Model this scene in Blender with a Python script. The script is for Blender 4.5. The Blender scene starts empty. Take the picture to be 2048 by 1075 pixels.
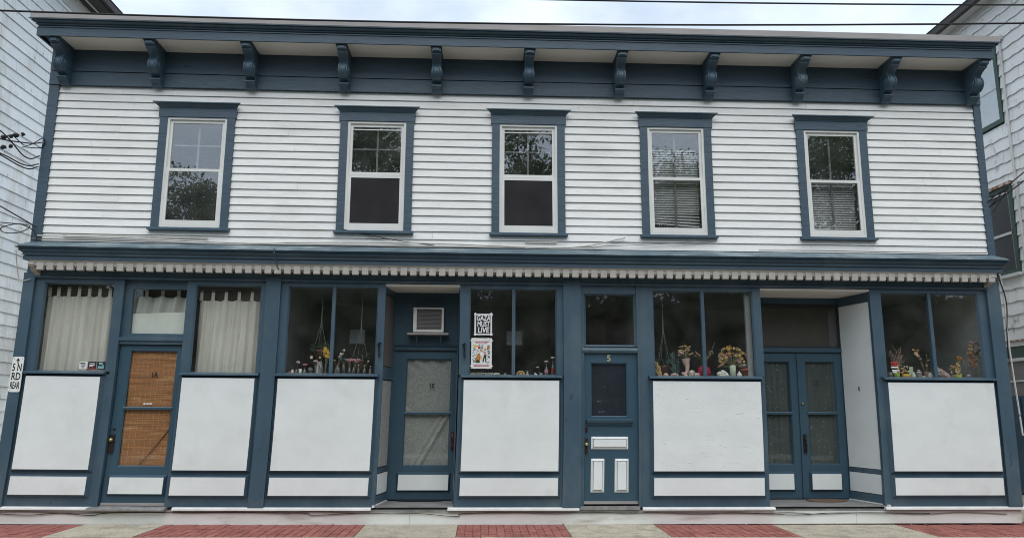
import bpy, bmesh, math, random
from mathutils import Vector, Matrix, noise as mnoise
random.seed(7)
sc = bpy.context.scene
R = math.radians

# ------------------------------------------------------------------ camera
cam_d = bpy.data.cameras.new('camera'); cam = bpy.data.objects.new('camera', cam_d)
sc.collection.objects.link(cam); sc.camera = cam
cam_d.sensor_width = 36.0; cam_d.sensor_fit = 'HORIZONTAL'
cam_d.lens = 36.0 * 1479.79 / 2048.0
cam_d.clip_start = 0.1; cam_d.clip_end = 2000
yaw, pitch, roll = 0.0404385, 0.1868524, 0.0062072
cy_, sy_, cp_, sp_ = math.cos(yaw), math.sin(yaw), math.cos(pitch), math.sin(pitch)
fwd = Vector((sy_*cp_, cy_*cp_, sp_)); rt = Vector((cy_, -sy_, 0)); up = rt.cross(fwd)
r2 = math.cos(roll)*rt + math.sin(roll)*up; u2 = -math.sin(roll)*rt + math.cos(roll)*up
M = Matrix((r2, u2, -fwd)).transposed().to_4x4(); M.translation = Vector((0, -10.4, 1.52))
cam.matrix_world = M

# ------------------------------------------------------------------ world, sun, exposure
SUN_EL, SUN_AZ = R(54), R(176)          # overcast: a broad soft sun from behind the camera
w = bpy.data.worlds.new('World'); sc.world = w; w.use_nodes = True
nt = w.node_tree; nt.nodes.clear()
def N(t, **k):
    n = nt.nodes.new(t)
    for a, b in k.items(): setattr(n, a, b)
    return n
wo = N('ShaderNodeOutputWorld'); bg = N('ShaderNodeBackground'); sky = N('ShaderNodeTexSky')
sky.sky_type = 'NISHITA'; sky.sun_disc = False; sky.sun_elevation = SUN_EL; sky.sun_rotation = SUN_AZ
tc = N('ShaderNodeTexCoord'); mp = N('ShaderNodeMapping'); mp.inputs['Scale'].default_value = (2.2, 2.2, 4.5)
ns = N('ShaderNodeTexNoise'); ns.inputs['Scale'].default_value = 1.7; ns.inputs['Detail'].default_value = 7; ns.inputs['Roughness'].default_value = .55
rp = N('ShaderNodeValToRGB'); rp.color_ramp.elements[0].position = .36; rp.color_ramp.elements[0].color = (.62, .62, .62, 1)
rp.color_ramp.elements[1].position = .62; rp.color_ramp.elements[1].color = (.97, .97, .97, 1)
ns2 = N('ShaderNodeTexNoise'); ns2.inputs['Scale'].default_value = 3.1; ns2.inputs['Detail'].default_value = 5
cl = N('ShaderNodeMix', data_type='RGBA'); cl.inputs['A'].default_value = (4.6, 5.6, 7.0, 1); cl.inputs['B'].default_value = (7.7, 8.4, 9.0, 1)
mx = N('ShaderNodeMix', data_type='RGBA')
L = nt.links.new
L(tc.outputs['Generated'], mp.inputs['Vector']); L(mp.outputs[0], ns.inputs['Vector']); L(mp.outputs[0], ns2.inputs['Vector'])
L(ns.outputs['Fac'], rp.inputs[0]); L(rp.outputs[0], mx.inputs['Factor']); L(ns2.outputs['Fac'], cl.inputs['Factor'])
L(sky.outputs[0], mx.inputs['A']); L(cl.outputs['Result'], mx.inputs['B'])
L(mx.outputs['Result'], bg.inputs['Color']); bg.inputs['Strength'].default_value = 0.12; L(bg.outputs[0], wo.inputs[0])
sd = bpy.data.lights.new('sun', 'SUN'); sd.energy = 1.5; sd.angle = R(60); sd.color = (1.0, .97, .93)
sun = bpy.data.objects.new('sun', sd); sc.collection.objects.link(sun)
dirv = Vector((math.sin(SUN_AZ)*math.cos(SUN_EL), math.cos(SUN_AZ)*math.cos(SUN_EL), math.sin(SUN_EL)))
sun.rotation_euler = dirv.to_track_quat('Z', 'Y').to_euler(); sun.location = dirv*60
vs = sc.view_settings; vs.view_transform = 'Standard'; vs.look = 'None'; vs.gamma = 1; vs.use_curve_mapping = False
vs.exposure = 0.34
sc.cycles.filter_width = 1.0

# ------------------------------------------------------------------ materials (procedural)
def mat(name, c, c2=None, sc3=(2, 2, 2), var=(.35, .65), rough=.6, bump=0, bsc=(30, 30, 30), metal=0, spec=.4,
        dirt=None, dsc=(1, 1, 1), dr=(.55, .75), det=5, trans=None, thin=0, crack=None, csc=(6, 6, 90), cr=(.68, .72), rand=0):
    m = bpy.data.materials.new(name); m.use_nodes = True; t = m.node_tree; n = t.nodes; l = t.links.new
    p = n['Principled BSDF']; p.inputs['Roughness'].default_value = rough; p.inputs['Metallic'].default_value = metal
    p.inputs['Specular IOR Level'].default_value = spec
    g = n.new('ShaderNodeNewGeometry')
    def nz(s, d=det, rg=.6):
        a = n.new('ShaderNodeMapping'); a.inputs['Scale'].default_value = s; l(g.outputs['Position'], a.inputs['Vector'])
        b = n.new('ShaderNodeTexNoise'); b.inputs['Scale'].default_value = 1; b.inputs['Detail'].default_value = d; b.inputs['Roughness'].default_value = rg
        l(a.outputs[0], b.inputs['Vector']); return b.outputs['Fac']
    def mr(f, lo, hi):
        a = n.new('ShaderNodeMapRange'); a.inputs['From Min'].default_value = lo; a.inputs['From Max'].default_value = hi
        l(f, a.inputs['Value']); return a.outputs[0]
    def mixc(f, a, b):
        x = n.new('ShaderNodeMix'); x.data_type = 'RGBA'; l(f, x.inputs['Factor'])
        for k, v in (('A', a), ('B', b)):
            if isinstance(v, tuple): x.inputs[k].default_value = (*v, 1)
            else: l(v, x.inputs[k])
        return x.outputs['Result']
    c2 = c2 or tuple(v*.82 for v in c)
    col = mixc(mr(nz(sc3), *var), c, c2)
    if rand:
        oi = n.new('ShaderNodeObjectInfo'); hv = n.new('ShaderNodeHueSaturation'); ma = n.new('ShaderNodeMapRange')
        ma.inputs['To Min'].default_value = 1-rand; ma.inputs['To Max'].default_value = 1+rand
        l(oi.outputs['Random'], ma.inputs['Value']); l(ma.outputs[0], hv.inputs['Value']); l(col, hv.inputs['Color']); col = hv.outputs[0]
    if dirt: col = mixc(mr(nz(dsc), *dr), col, dirt)
    if crack: col = mixc(mr(nz(csc, 3, .7), *cr), col, crack)
    l(col, p.inputs['Base Color'])
    if bump:
        b = n.new('ShaderNodeBump'); b.inputs['Strength'].default_value = bump; b.inputs['Distance'].default_value = .01
        l(nz(bsc), b.inputs['Height']); l(b.outputs[0], p.inputs['Normal'])
    if thin:
        tb = n.new('ShaderNodeBsdfTranslucent'); l(col, tb.inputs[0]); ms = n.new('ShaderNodeMixShader'); ms.inputs[0].default_value = thin
        l(p.outputs[0], ms.inputs[1]); l(tb.outputs[0], ms.inputs[2]); l(ms.outputs[0], n['Material Output'].inputs[0]); last = ms
    if trans:
        tb = n.new('ShaderNodeBsdfTransparent'); ms = n.new('ShaderNodeMixShader'); ms.inputs[0].default_value = trans
        l(p.outputs[0], ms.inputs[1]); l(tb.outputs[0], ms.inputs[2]); l(ms.outputs[0], n['Material Output'].inputs[0])
    return m
def glass(name, ior=1.5, tint=(.9, .93, .92), rip=.06, rsc=2.5, dirt=.03):
    m = bpy.data.materials.new(name); m.use_nodes = True; t = m.node_tree; n = t.nodes; l = t.links.new
    n.remove(n['Principled BSDF'])
    g = n.new('ShaderNodeNewGeometry')
    nn = n.new('ShaderNodeTexNoise'); nn.inputs['Scale'].default_value = rsc; nn.inputs['Detail'].default_value = 1; l(g.outputs['Position'], nn.inputs['Vector'])
    b = n.new('ShaderNodeBump'); b.inputs['Strength'].default_value = rip; b.inputs['Distance'].default_value = .02; l(nn.outputs['Fac'], b.inputs['Height'])
    r0 = ((ior-1)/(ior+1))**2
    lw = n.new('ShaderNodeLayerWeight'); lw.inputs['Blend'].default_value = .5
    pw = n.new('ShaderNodeMath'); pw.operation = 'POWER'; l(lw.outputs['Facing'], pw.inputs[0]); pw.inputs[1].default_value = 5
    fr = n.new('ShaderNodeMapRange'); fr.inputs['To Min'].default_value = r0; l(pw.outputs[0], fr.inputs['Value'])
    gl = n.new('ShaderNodeBsdfGlossy'); gl.inputs['Roughness'].default_value = .004; gl.inputs['Color'].default_value = (.96, .98, 1, 1); l(b.outputs[0], gl.inputs['Normal'])
    tr = n.new('ShaderNodeBsdfTransparent'); tr.inputs['Color'].default_value = (*tint, 1)
    ms = n.new('ShaderNodeMixShader'); l(fr.outputs[0], ms.inputs[0]); l(tr.outputs[0], ms.inputs[1]); l(gl.outputs[0], ms.inputs[2])
    df = n.new('ShaderNodeBsdfDiffuse'); df.inputs['Color'].default_value = (.45, .44, .42, 1)
    n3 = n.new('ShaderNodeTexNoise'); n3.inputs['Scale'].default_value = 3.3; n3.inputs['Detail'].default_value = 6; l(g.outputs['Position'], n3.inputs['Vector'])
    mrr = n.new('ShaderNodeMapRange'); mrr.inputs['From Min'].default_value = .35; mrr.inputs['From Max'].default_value = .8; mrr.inputs['To Min'].default_value = dirt*.3; mrr.inputs['To Max'].default_value = dirt*2.2
    l(n3.outputs['Fac'], mrr.inputs['Value'])
    m2 = n.new('ShaderNodeMixShader'); l(mrr.outputs[0], m2.inputs[0]); l(ms.outputs[0], m2.inputs[1]); l(df.outputs[0], m2.inputs[2])
    l(m2.outputs[0], n['Material Output'].inputs[0]); return m
MT = {}
MT['siding'] = mat('white_clapboard_paint', (.82, .82, .795), (.74, .74, .715), (1.6, 2, 9), rough=.55, bump=.35, bsc=(7, 7, 70), rand=.035,
                   dirt=(.62, .61, .57), dsc=(.9, .9, 2.4), dr=(.54, .80), crack=(.58, .57, .54), csc=(4.5, 4.5, 52), cr=(.64, .72))
MT['white'] = mat('white_panel_paint', (.75, .78, .765), (.69, .715, .70), (1.6, 1, 2.2), rough=.6, bump=.12, bsc=(35, 35, 35),
                  dirt=(.58, .59, .57), dsc=(1.9, 1, 1.4), dr=(.56, .85), crack=(.50, .50, .48), csc=(5, 5, 58), cr=(.71, .76))
MT['white_cracked'] = mat('cracked_white_plywood_paint', (.75, .78, .765), (.69, .715, .70), (1.6, 1, 3), rough=.6, bump=.2, bsc=(25, 25, 50),
                  crack=(.44, .45, .44), csc=(6, 6, 62), cr=(.655, .70))
MT['blue'] = mat('blue_trim_paint', (.054, .098, .134), (.046, .085, .117), (2.5, 2.5, 1.2), rough=.42, bump=.14, bsc=(22, 22, 14), spec=.45,
                 dirt=(.098, .140, .165), dsc=(1.6, 1, 1.1), dr=(.48, .78), crack=(.03, .055, .075), csc=(16, 16, 5), cr=(.64, .72))
MT['bluegrain'] = mat('weathered_blue_board_paint', (.051, .089, .123), (.038, .070, .100), (2, 3, 14), rough=.45, bump=.35, bsc=(5, 5, 60), spec=.45,
                 dirt=(.10, .14, .165), dsc=(3, 3, 30), dr=(.6, .8), crack=(.022, .038, .052), csc=(4, 4, 42), cr=(.62, .70))
MT['bluedoor'] = mat('blue_door_paint', (.040, .086, .122), (.034, .076, .109), rough=.36, bump=.08, bsc=(14, 14, 10), spec=.5)
MT['flash'] = mat('pale_blue_flashing', (.13, .19, .22), (.08, .125, .155), (3, 3, 3), rough=.5, bump=.25, bsc=(4, 4, 20), dirt=(.28, .34, .35), dsc=(2, 2, 2), dr=(.5, .7))
MT['cream'] = mat('cream_dentil_paint', (.50, .475, .43), (.40, .375, .34), (5, 5, 5), rough=.65, bump=.2, dirt=(.36, .33, .30), dsc=(3, 3, 3), dr=(.55, .8))
MT['soffit'] = mat('off_white_soffit_paint', (.80, .76, .70), (.72, .68, .62), (1, 2, 1), rough=.7, bump=.1, bsc=(5, 30, 5))
MT['strip'] = mat('white_sill_strip_paint', (.78, .78, .76), (.66, .65, .62), (4, 4, 4), rough=.5)
MT['found'] = mat('pale_foundation_paint', (.74, .75, .72), (.64, .65, .61), (1.5, 2, 4), rough=.75, bump=.2, bsc=(14, 14, 14), dirt=(.40, .35, .29), dsc=(1.1, 1, 7), dr=(.55, .78))
MT['edge'] = mat('grey_roof_edge_metal', (.33, .31, .30), (.27, .25, .24), (1.5, 2, 6), rough=.55, bump=.1, spec=.4)
MT['roof'] = mat('dark_roofing', (.07, .07, .07), rough=.9)
MT['vinyl'] = mat('white_window_vinyl', (.74, .74, .71), (.66, .66, .62), rough=.4)
MT['old'] = mat('old_grey_muntin_paint', (.30, .31, .31), (.22, .23, .23), rough=.6)
MT['screen'] = mat('dark_insect_screen', (.035, .033, .037), (.05, .047, .05), (3, 3, 3), rough=.8, spec=.1, trans=.28)
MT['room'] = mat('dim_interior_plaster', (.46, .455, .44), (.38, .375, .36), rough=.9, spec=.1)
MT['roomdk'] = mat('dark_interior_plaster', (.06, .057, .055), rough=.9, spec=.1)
MT['floor'] = mat('grey_porch_floor_paint', (.24, .24, .235), (.17, .17, .165), (3, 9, 3), rough=.65, bump=.2, bsc=(6, 40, 6))
MT['stone'] = mat('grey_stone_step', (.30, .29, .28), (.16, .16, .155), (8, 8, 8), rough=.8, bump=.4, bsc=(25, 25, 25))
MT['curtain'] = mat('unbleached_curtain_cloth', (.82, .79, .72), (.74, .71, .64), (6, 6, 2), rough=.9, spec=.1, thin=.15)
MT['card'] = mat('off_white_card', (.82, .80, .71), rough=.8)
MT['lace'] = mat('grey_patterned_cloth', (.36, .355, .33), (.29, .285, .265), (30, 30, 30), (.42, .6), rough=.9, spec=.1, crack=(.56, .55, .53), csc=(24, 24, 24), cr=(.66, .70))
MT['brown'] = mat('brown_dusty_screen', (.13, .115, .105), (.10, .09, .083), (2, 2, 1), rough=.85, spec=.2)
MT['bamboo'] = mat('brown_bamboo_reed', (.52, .225, .085), (.33, .135, .05), (2.5, 2, 60), (.35, .65), rough=.6, rand=.1, dirt=(.66, .38, .17), dsc=(3, 3, 25), dr=(.55, .75))
MT['thread'] = mat('pale_blind_thread', (.80, .58, .34), rough=.8)
MT['sheer'] = mat('dark_sheer_curtain', (.075, .090, .086), (.095, .108, .10), (3, 3, 2), rough=.9, spec=.1)
MT['dot'] = mat('pale_curtain_spot', (.34, .37, .35), rough=.9)
MT['blind'] = mat('pale_blind_slat', (.78, .78, .75), rough=.6)
MT['black'] = mat('black_iron', (.012, .012, .014), rough=.45)
MT['bronze'] = mat('dark_bronze_hardware', (.030, .022, .018), (.05, .035, .028), (20, 20, 20), rough=.4, metal=.4)
MT['brass'] = mat('worn_brass', (.55, .42, .22), rough=.3, metal=.8)
MT['number'] = mat('tarnished_brass_number', (.42, .38, .26), rough=.45, metal=.2)
MT['paper'] = mat('white_paper', (.78, .78, .77), rough=.8)
MT['ink'] = mat('black_print', (.015, .015, .018), rough=.6)
MT['signw'] = mat('white_sign_enamel', (.80, .82, .78), (.75, .78, .73), (8, 8, 8), rough=.35)
MT['acw'] = mat('yellowed_white_plastic', (.72, .71, .66), rough=.5)
MT['acg'] = mat('grey_grille_plastic', (.20, .19, .19), rough=.6)
MT['cable'] = mat('black_cable_rubber', (.018, .018, .02), rough=.6)
MT['wcable'] = mat('painted_white_cable', (.66, .65, .60), (.5, .49, .45), (9, 9, 9), rough=.6)
MT['gcable'] = mat('grey_dirty_cable', (.26, .24, .21), rough=.7)
MT['glassup'] = glass('upper_window_glass', 2.15, (.95, .96, .96), .03)
MT['glassshop'] = glass('shop_window_glass', 1.52, (.96, .97, .96), .03, dirt=.016)  # dirt film also paints a faint reflected haze over the panes
MT['glassdoor'] = glass('door_glass', 1.45, (.95, .97, .97), .03, dirt=.008)
MT['shl'] = mat('weathered_white_shingle', (.83, .855, .855), (.77, .80, .81), (1.5, 1.5, 1.5), rough=.75, bump=.25, bsc=(8, 8, 60), rand=.07,
                dirt=(.52, .48, .40), dsc=(.35, 1.3, .30), dr=(.50, .74), crack=(.38, .38, .37), csc=(7, 7, 3), cr=(.64, .74))
MT['shr'] = mat('flaking_white_shingle', (.82, .82, .80), (.75, .75, .73), (1.5, 1.5, 1.5), rough=.8, bump=.35, bsc=(9, 9, 40), rand=.05,
                dirt=(.36, .36, .36), dsc=(5, 6, 3), dr=(.60, .74), crack=(.45, .43, .40), csc=(14, 14, 14), cr=(.64, .74))
MT['wallsh'] = mat('dark_wall_sheathing', (.045, .05, .052), rough=.9)
MT['trimw'] = mat('white_eave_paint', (.66, .66, .64), (.55, .55, .53), rough=.6)
MT['eavedk'] = mat('brown_black_gutter', (.05, .042, .038), rough=.6)
MT['greenfr'] = mat('dark_green_frame_paint', (.035, .075, .055), (.028, .06, .045), rough=.5)
MT['rust'] = mat('rusted_flaking_metal', (.22, .07, .035), (.5, .45, .4), (9, 9, 9), (.45, .6), rough=.9, bump=.4)
MT['shade'] = mat('pale_roller_shade', (.68, .71, .76), (.62, .65, .70), (2, 2, 2), rough=.8)
MT['dkglass'] = mat('dark_screened_glass', (.03, .033, .036), rough=.25, spec=.5)
MT['bluedk'] = mat('deep_blue_gate_paint', (.022, .07, .115), rough=.45)
MT['brick'] = mat('red_painted_brick', (.37, .14, .115), (.27, .088, .072), (9, 9, 9), rough=.8, bump=.4, bsc=(60, 60, 60), rand=.2)
MT['mortar'] = mat('dark_brick_joint', (.17, .085, .07), rough=.95)
MT['conc'] = mat('sandy_concrete', (.52, .47, .37), (.42, .38, .29), (5, 5, 5), rough=.9, bump=.5, bsc=(70, 70, 70), rand=.08, dirt=(.30, .27, .21), dsc=(2.5, 2.5, 2.5), dr=(.5, .75), crack=(.24, .22, .18), csc=(28, 28, 28), cr=(.55, .65))
MT['asphalt'] = mat('asphalt', (.055, .055, .055), (.04, .04, .04), (9, 9, 9), rough=.9, bump=.5, bsc=(60, 60, 60))
MT['earth'] = mat('dull_ground', (.09, .085, .06), (.06, .075, .04), (.3, .3, .3), rough=.95)
MT['bark'] = mat('grey_bark', (.09, .075, .06), (.05, .042, .035), (4, 4, 1), rough=.9, bump=.6, bsc=(15, 15, 5))
MT['leaf'] = mat('green_leaf', (.10, .17, .04), (.06, .12, .03), (1.3, 1.3, 1.3), rough=.55, thin=.5)
MT['mat'] = mat('brown_rubber_doormat', (.16, .10, .06), (.10, .065, .045), (14, 14, 14), rough=.95)

# ------------------------------------------------------------------ mesh helpers
# The old timber front is a little out of true: every piece of it follows the same gentle settling.
CX = [0.0133, -0.01378, -0.01285, -0.00362, -0.00156, -0.02908, 0.01008, 0.01059, 0.02101, 0.03116]
CZ = [-0.00676, 0.00803, 0.00352, 0.0141, -0.00048, 0.00289, -0.01019, -0.00251, 0.00583, -0.00315]
def settle(x, y, z):
    u = max(-7.2, min(8.2, x))/7.; v = (max(-.2, min(6.6, z))-3)/3.
    b = (1, u, v, u*u, u*v, v*v, u**3, u*u*v, u*v*v, v**3)
    return (x+sum(p*q for p, q in zip(b, CX)), y, z+sum(p*q for p, q in zip(b, CZ)))
class MB:
    def __init__(s): s.v = []; s.f = []; s.sm = False
    def add(s, vs, fs):
        o = len(s.v); s.v += [tuple(a) for a in vs]; s.f += [tuple(o+i for i in f) for f in fs]; return s
    def grid_face(s, o, du, dv, nu, nv, flip=False):
        o, du, dv = Vector(o), Vector(du), Vector(dv)
        vs = [o+du*(i/nu)+dv*(j/nv) for j in range(nv+1) for i in range(nu+1)]
        fs = []
        for j in range(nv):
            for i in range(nu):
                a = j*(nu+1)+i; q = (a, a+1, a+nu+2, a+nu+1); fs.append(q[::-1] if flip else q)
        return s.add(vs, fs)
    def box(s, x0, x1, y0, y1, z0, z1, seg=.9):
        nx = max(1, int(math.ceil(abs(x1-x0)/seg))); nz = max(1, int(math.ceil(abs(z1-z0)/seg)))
        ny = 1
        dx, dy, dz = (x1-x0, 0, 0), (0, y1-y0, 0), (0, 0, z1-z0)
        s.grid_face((x0, y0, z0), dx, dz, nx, nz)            # front
        s.grid_face((x0, y1, z0), dx, dz, nx, nz, True)      # back
        s.grid_face((x0, y0, z0), dx, dy, nx, ny, True)
        s.grid_face((x0, y0, z1), dx, dy, nx, ny)
        s.grid_face((x0, y0, z0), dy, dz, ny, nz, True)
        s.grid_face((x1, y0, z0), dy, dz, ny, nz)
        return s
    def prism(s, prof, x0, x1, seg=.8, e0=0, e1=0):
        """profile of (y,z) points run along x; e0/e1 push end vertices outward with -y (a returned moulding)"""
        n = max(1, int(math.ceil((x1-x0)/seg))); k = len(prof); vs = []
        for i in range(n+1):
            t = i/n
            for (y, z) in prof:
                a = x0-(-y)*abs(e0) if i == 0 else (x1+(-y)*e1 if i == n else x0+(x1-x0)*t)
                vs.append((a, y, z))
        fs = [tuple(range(k)), tuple(range(n*k, n*k+k))[::-1]]
        for i in range(n):
            for j in range(k):
                a, b = i*k+j, i*k+(j+1) % k; fs.append((a, a+k, b+k, b))
        return s.add(vs, fs)
    def yprism(s, prof, x0, x1):   # profile (y,z) extruded in x, no segments
        return s.prism(prof, x0, x1, 99)
    def tube(s, pts, r, n=6, taper=None):
        pts = [Vector(p) for p in pts]; vs = []; fs = []
        for i, p in enumerate(pts):
            d = (pts[min(i+1, len(pts)-1)]-pts[max(i-1, 0)]).normalized()
            a = d.cross(Vector((0, 0, 1)));  a = a if a.length > .05 else d.cross(Vector((0, 1, 0))); a.normalize(); b = d.cross(a)
            rr = r if taper is None else r+(taper-r)*i/(len(pts)-1)
            for k in range(n):
                t = 2*math.pi*k/n; vs.append(p+a*math.cos(t)*rr+b*math.sin(t)*rr)
        for i in range(len(pts)-1):
            for k in range(n):
                q = i*n+k; q2 = i*n+(k+1) % n; fs.append((q, q2, q2+n, q+n))
        fs.append(tuple(range(n))[::-1]); fs.append(tuple(range(len(vs)-n, len(vs))))
        return s.add(vs, fs)
    def lathe(s, prof, c=(0, 0, 0), n=14, sx=1, sy=1):
        vs = []; fs = []; k = len(prof)
        for (r, z) in prof:
            for i in range(n):
                t = 2*math.pi*i/n; vs.append((c[0]+r*math.cos(t)*sx, c[1]+r*math.sin(t)*sy, c[2]+z))
        for j in range(k-1):
            for i in range(n):
                a = j*n+i; b = j*n+(i+1) % n; fs.append((a, b, b+n, a+n))
        fs.append(tuple(range(n))[::-1]); fs.append(tuple(range((k-1)*n, k*n))); s.sm = True
        return s.add(vs, fs)
    def blob(s, c, r, n=7, m=5, jit=.15, sz=(1, 1, 1)):
        vs = []; fs = []
        for j in range(m+1):
            ph = math.pi*j/m
            for i in range(n):
                t = 2*math.pi*i/n; q = r*(1+random.uniform(-jit, jit))
                vs.append((c[0]+q*math.sin(ph)*math.cos(t)*sz[0], c[1]+q*math.sin(ph)*math.sin(t)*sz[1], c[2]+q*math.cos(ph)*sz[2]))
        for j in range(m):
            for i in range(n):
                a = j*n+i; b = j*n+(i+1) % n; fs.append((a, a+n, b+n, b))
        return s.add(vs, fs)
    def ring(s, xo0, xo1, zo0, zo1, xi0, xi1, zi0, zi1, yo, yi):
        vs = [(xo0, yo, zo0), (xo1, yo, zo0), (xo1, yo, zo1), (xo0, yo, zo1), (xi0, yi, zi0), (xi1, yi, zi0), (xi1, yi, zi1), (xi0, yi, zi1)]
        return s.add(vs, [(0, 1, 5, 4), (1, 2, 6, 5), (2, 3, 7, 6), (3, 0, 4, 7)])
    def fr(s, x0, x1, y0, y1, z0, z1, wl, wr, wb, wt):      # rectangular frame of four bars
        s.box(x0, x0+wl, y0, y1, z0, z1); s.box(x1-wr, x1, y0, y1, z0, z1)
        s.box(x0+wl, x1-wr, y0+.001, y1, z0, z0+wb); s.box(x0+wl, x1-wr, y0+.001, y1, z1-wt, z1); return s
    def quad(s, a, b, c, d): return s.add([a, b, c, d], [(0, 1, 2, 3)])
def wpos(o):
    p = Vector((0, 0, 0)); q = o
    while q: p = p+q.location; q = q.parent
    return p
def build(name, mb, m, parent=None, warp=True, smooth=None, origin=None, wiggle=0):
    vs = mb.v
    if warp: vs = [settle(*v) for v in vs]
    if wiggle: vs = [(x, y+random.uniform(-wiggle, wiggle)*.3, z+random.uniform(-wiggle, wiggle)) for x, y, z in vs]
    if origin is None:
        lo = [min(v[i] for v in vs) for i in range(3)]; hi = [max(v[i] for v in vs) for i in range(3)]
        origin = Vector(((lo[0]+hi[0])/2, (lo[1]+hi[1])/2, lo[2]))
    origin = Vector(origin)
    me = bpy.data.meshes.new(name); me.from_pydata([(v[0]-origin.x, v[1]-origin.y, v[2]-origin.z) for v in vs], [], mb.f); me.update()
    if smooth or (smooth is None and mb.sm): me.shade_smooth()
    me.materials.append(MT[m] if isinstance(m, str) else m)
    o = bpy.data.objects.new(name, me); sc.collection.objects.link(o); o.location = origin
    if parent: o.parent = parent; o.location = origin-wpos(parent)
    return o
def copyat(o, loc_world, parent=None, rot=None, scale=None):
    c = o.copy(); sc.collection.objects.link(c); c.parent = parent
    c.location = Vector(loc_world)-(wpos(parent) if parent else Vector((0, 0, 0)))
    if rot is not None: c.rotation_euler = rot
    if scale is not None: c.scale = scale
    return c
def tag(o, label, cat, group=None, kind=None):
    if label: o['label'] = label
    if cat: o['category'] = cat
    if group: o['group'] = group
    if kind: o['kind'] = kind
    return o
def empty(name, loc, label=None, cat=None, group=None):
    o = bpy.data.objects.new(name, None); sc.collection.objects.link(o); o.location = loc; o.empty_display_size = .1
    return tag(o, label, cat, group)
def text(name, body, size, x, y, z, m, parent=None, sx=1, warp=True, rotz=0, depth=.002, bold=0, shear=0, label=None):
    cu = bpy.data.curves.new(name, 'FONT'); cu.body = body; cu.size = size; cu.extrude = depth; cu.align_x = 'CENTER'; cu.align_y = 'CENTER'; cu.offset = bold
    cu.shear = shear; cu.resolution_u = 2
    t = bpy.data.objects.new('tmp', cu); sc.collection.objects.link(t)
    dg = bpy.context.evaluated_depsgraph_get(); me = bpy.data.meshes.new_from_object(t.evaluated_get(dg))
    bpy.data.objects.remove(t)
    mb = MB(); mb.add([(v.co.x*sx, -v.co.z, v.co.y) for v in me.vertices], [tuple(p.vertices) for p in me.polygons])
    if rotz: mb.v = [(a*math.cos(rotz)-c*math.sin(rotz), b, a*math.sin(rotz)+c*math.cos(rotz)) for a, b, c in mb.v]
    mb.v = [(a+x, b+y, c+z) for a, b, c in mb.v]
    o = build(name, mb, m, parent, warp)
    if label: o['label'] = label
    return o
def sag(a, b, s, n=14, wob=0):
    a, b = Vector(a), Vector(b); out = []
    for i in range(n+1):
        t = i/n; p = a.lerp(b, t); p.z -= s*4*t*(1-t)
        if wob: p.z += wob*math.sin(t*n*2.1)*random.uniform(.4, 1); p.y += 0
        out.append(p)
    return out

# ================================================================== SETTING: ground
def struct(o): o['kind'] = 'structure'; return o
g = struct(build('ground', MB().grid_face((-400, -400, -.16), (800, 0, 0), (0, 800, 0), 4, 4), 'earth', warp=False))
g['label'] = 'broad dull ground around the street and houses'
rd = struct(build('road', MB().box(-120, 120, -12.2, -3.35, -.155, -.12, 60), 'asphalt', warp=False))
walk = struct(build('sidewalk', MB().box(-60, 60, -3.2, .35, -.15, -.012, 60), 'mortar', warp=False))
struct(build('kerb', MB().box(-120, 120, -3.35, -3.2, -.155, .002, 60), 'conc', warp=False))
far = struct(build('far_sidewalk', MB().box(-120, 120, -14.4, -12.2, -.155, -.01, 60), 'conc', warp=False))
for a_, b_ in ((-11, -6.5), (7.6, 10.4)): slab0 = build('alley_bounce_slab', MB().box(a_, b_, .36, 16, -.15, -.02, 50), 'conc', walk, warp=False)  # unseen alley floor, made pale to bounce light onto the neighbours' walls
# concrete squares
xb = [-5.18, -4.12, -1.51, -.28, 1.13, 2.36, 3.98, 5.70]
def slab(x0, x1, y0, y1, dz=0):
    return build('slab', MB().box(x0+.006, x1-.006, y0+.006, y1-.006, -.05, dz, 50), 'conc', walk, warp=False)
for i in range(0, 8, 2): slab(xb[i], xb[i+1], -.99, -.0, random.uniform(-.002, .002))
x = -21.1
while x < 21:
    slab(x, x+1.32, -2.1, -1.0, random.uniform(-.003, .002)); slab(x, x+1.32, -3.2, -2.1, random.uniform(-.003, .002)); x += 1.32
for i in range(10): slab(-20.2+i*1.32, -18.88+i*1.32, -.99, 0); slab(9.0+i*1.32, 10.32+i*1.32, -.99, 0)
# painted brick infill, headers toward the street
br = None; rows = [(-.985, 0), (-.79, 1), (-.595, 0), (-.40, 1), (-.205, 0)]
stuffb = MB()
for (a, b) in ((-7.0, xb[0]), (xb[1], xb[2]), (xb[3], xb[4]), (xb[5], xb[6]), (xb[7], 9.0)):
    n = int(round((b-a)/.103)); wd = (b-a)/n
    for yy, of in rows:
        for i in range(n):
            x0 = a+i*wd+.004; dz = random.uniform(-.005, .001)
            if of: x0 += 0
            if yy < -.5:
                if br is None: br = build('brick', MB().box(x0, x0+wd-.008, yy, yy+.187, -.06, 0), 'brick', walk, warp=False, origin=(x0, yy, 0)); br.location.z = dz-walk.location.z
                else:
                    c = copyat(br, (x0, yy+random.uniform(-.002, .002), dz), walk, rot=(0, 0, random.uniform(-.012, .012)))
            else: stuffb.box(x0, x0+wd-.008, yy, yy+.187, -.06, dz)
o = build('brick_rows', stuffb, 'brick', walk, warp=False); o['kind'] = 'stuff'

# ================================================================== MAIN BUILDING
B = empty('storefront_building', (0, 0, 0), 'two storey white clapboard building with blue trim and bracketed cornice above three shopfronts', 'building')
LX, RX = -6.33, 7.54           # outer faces of the side walls
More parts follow.
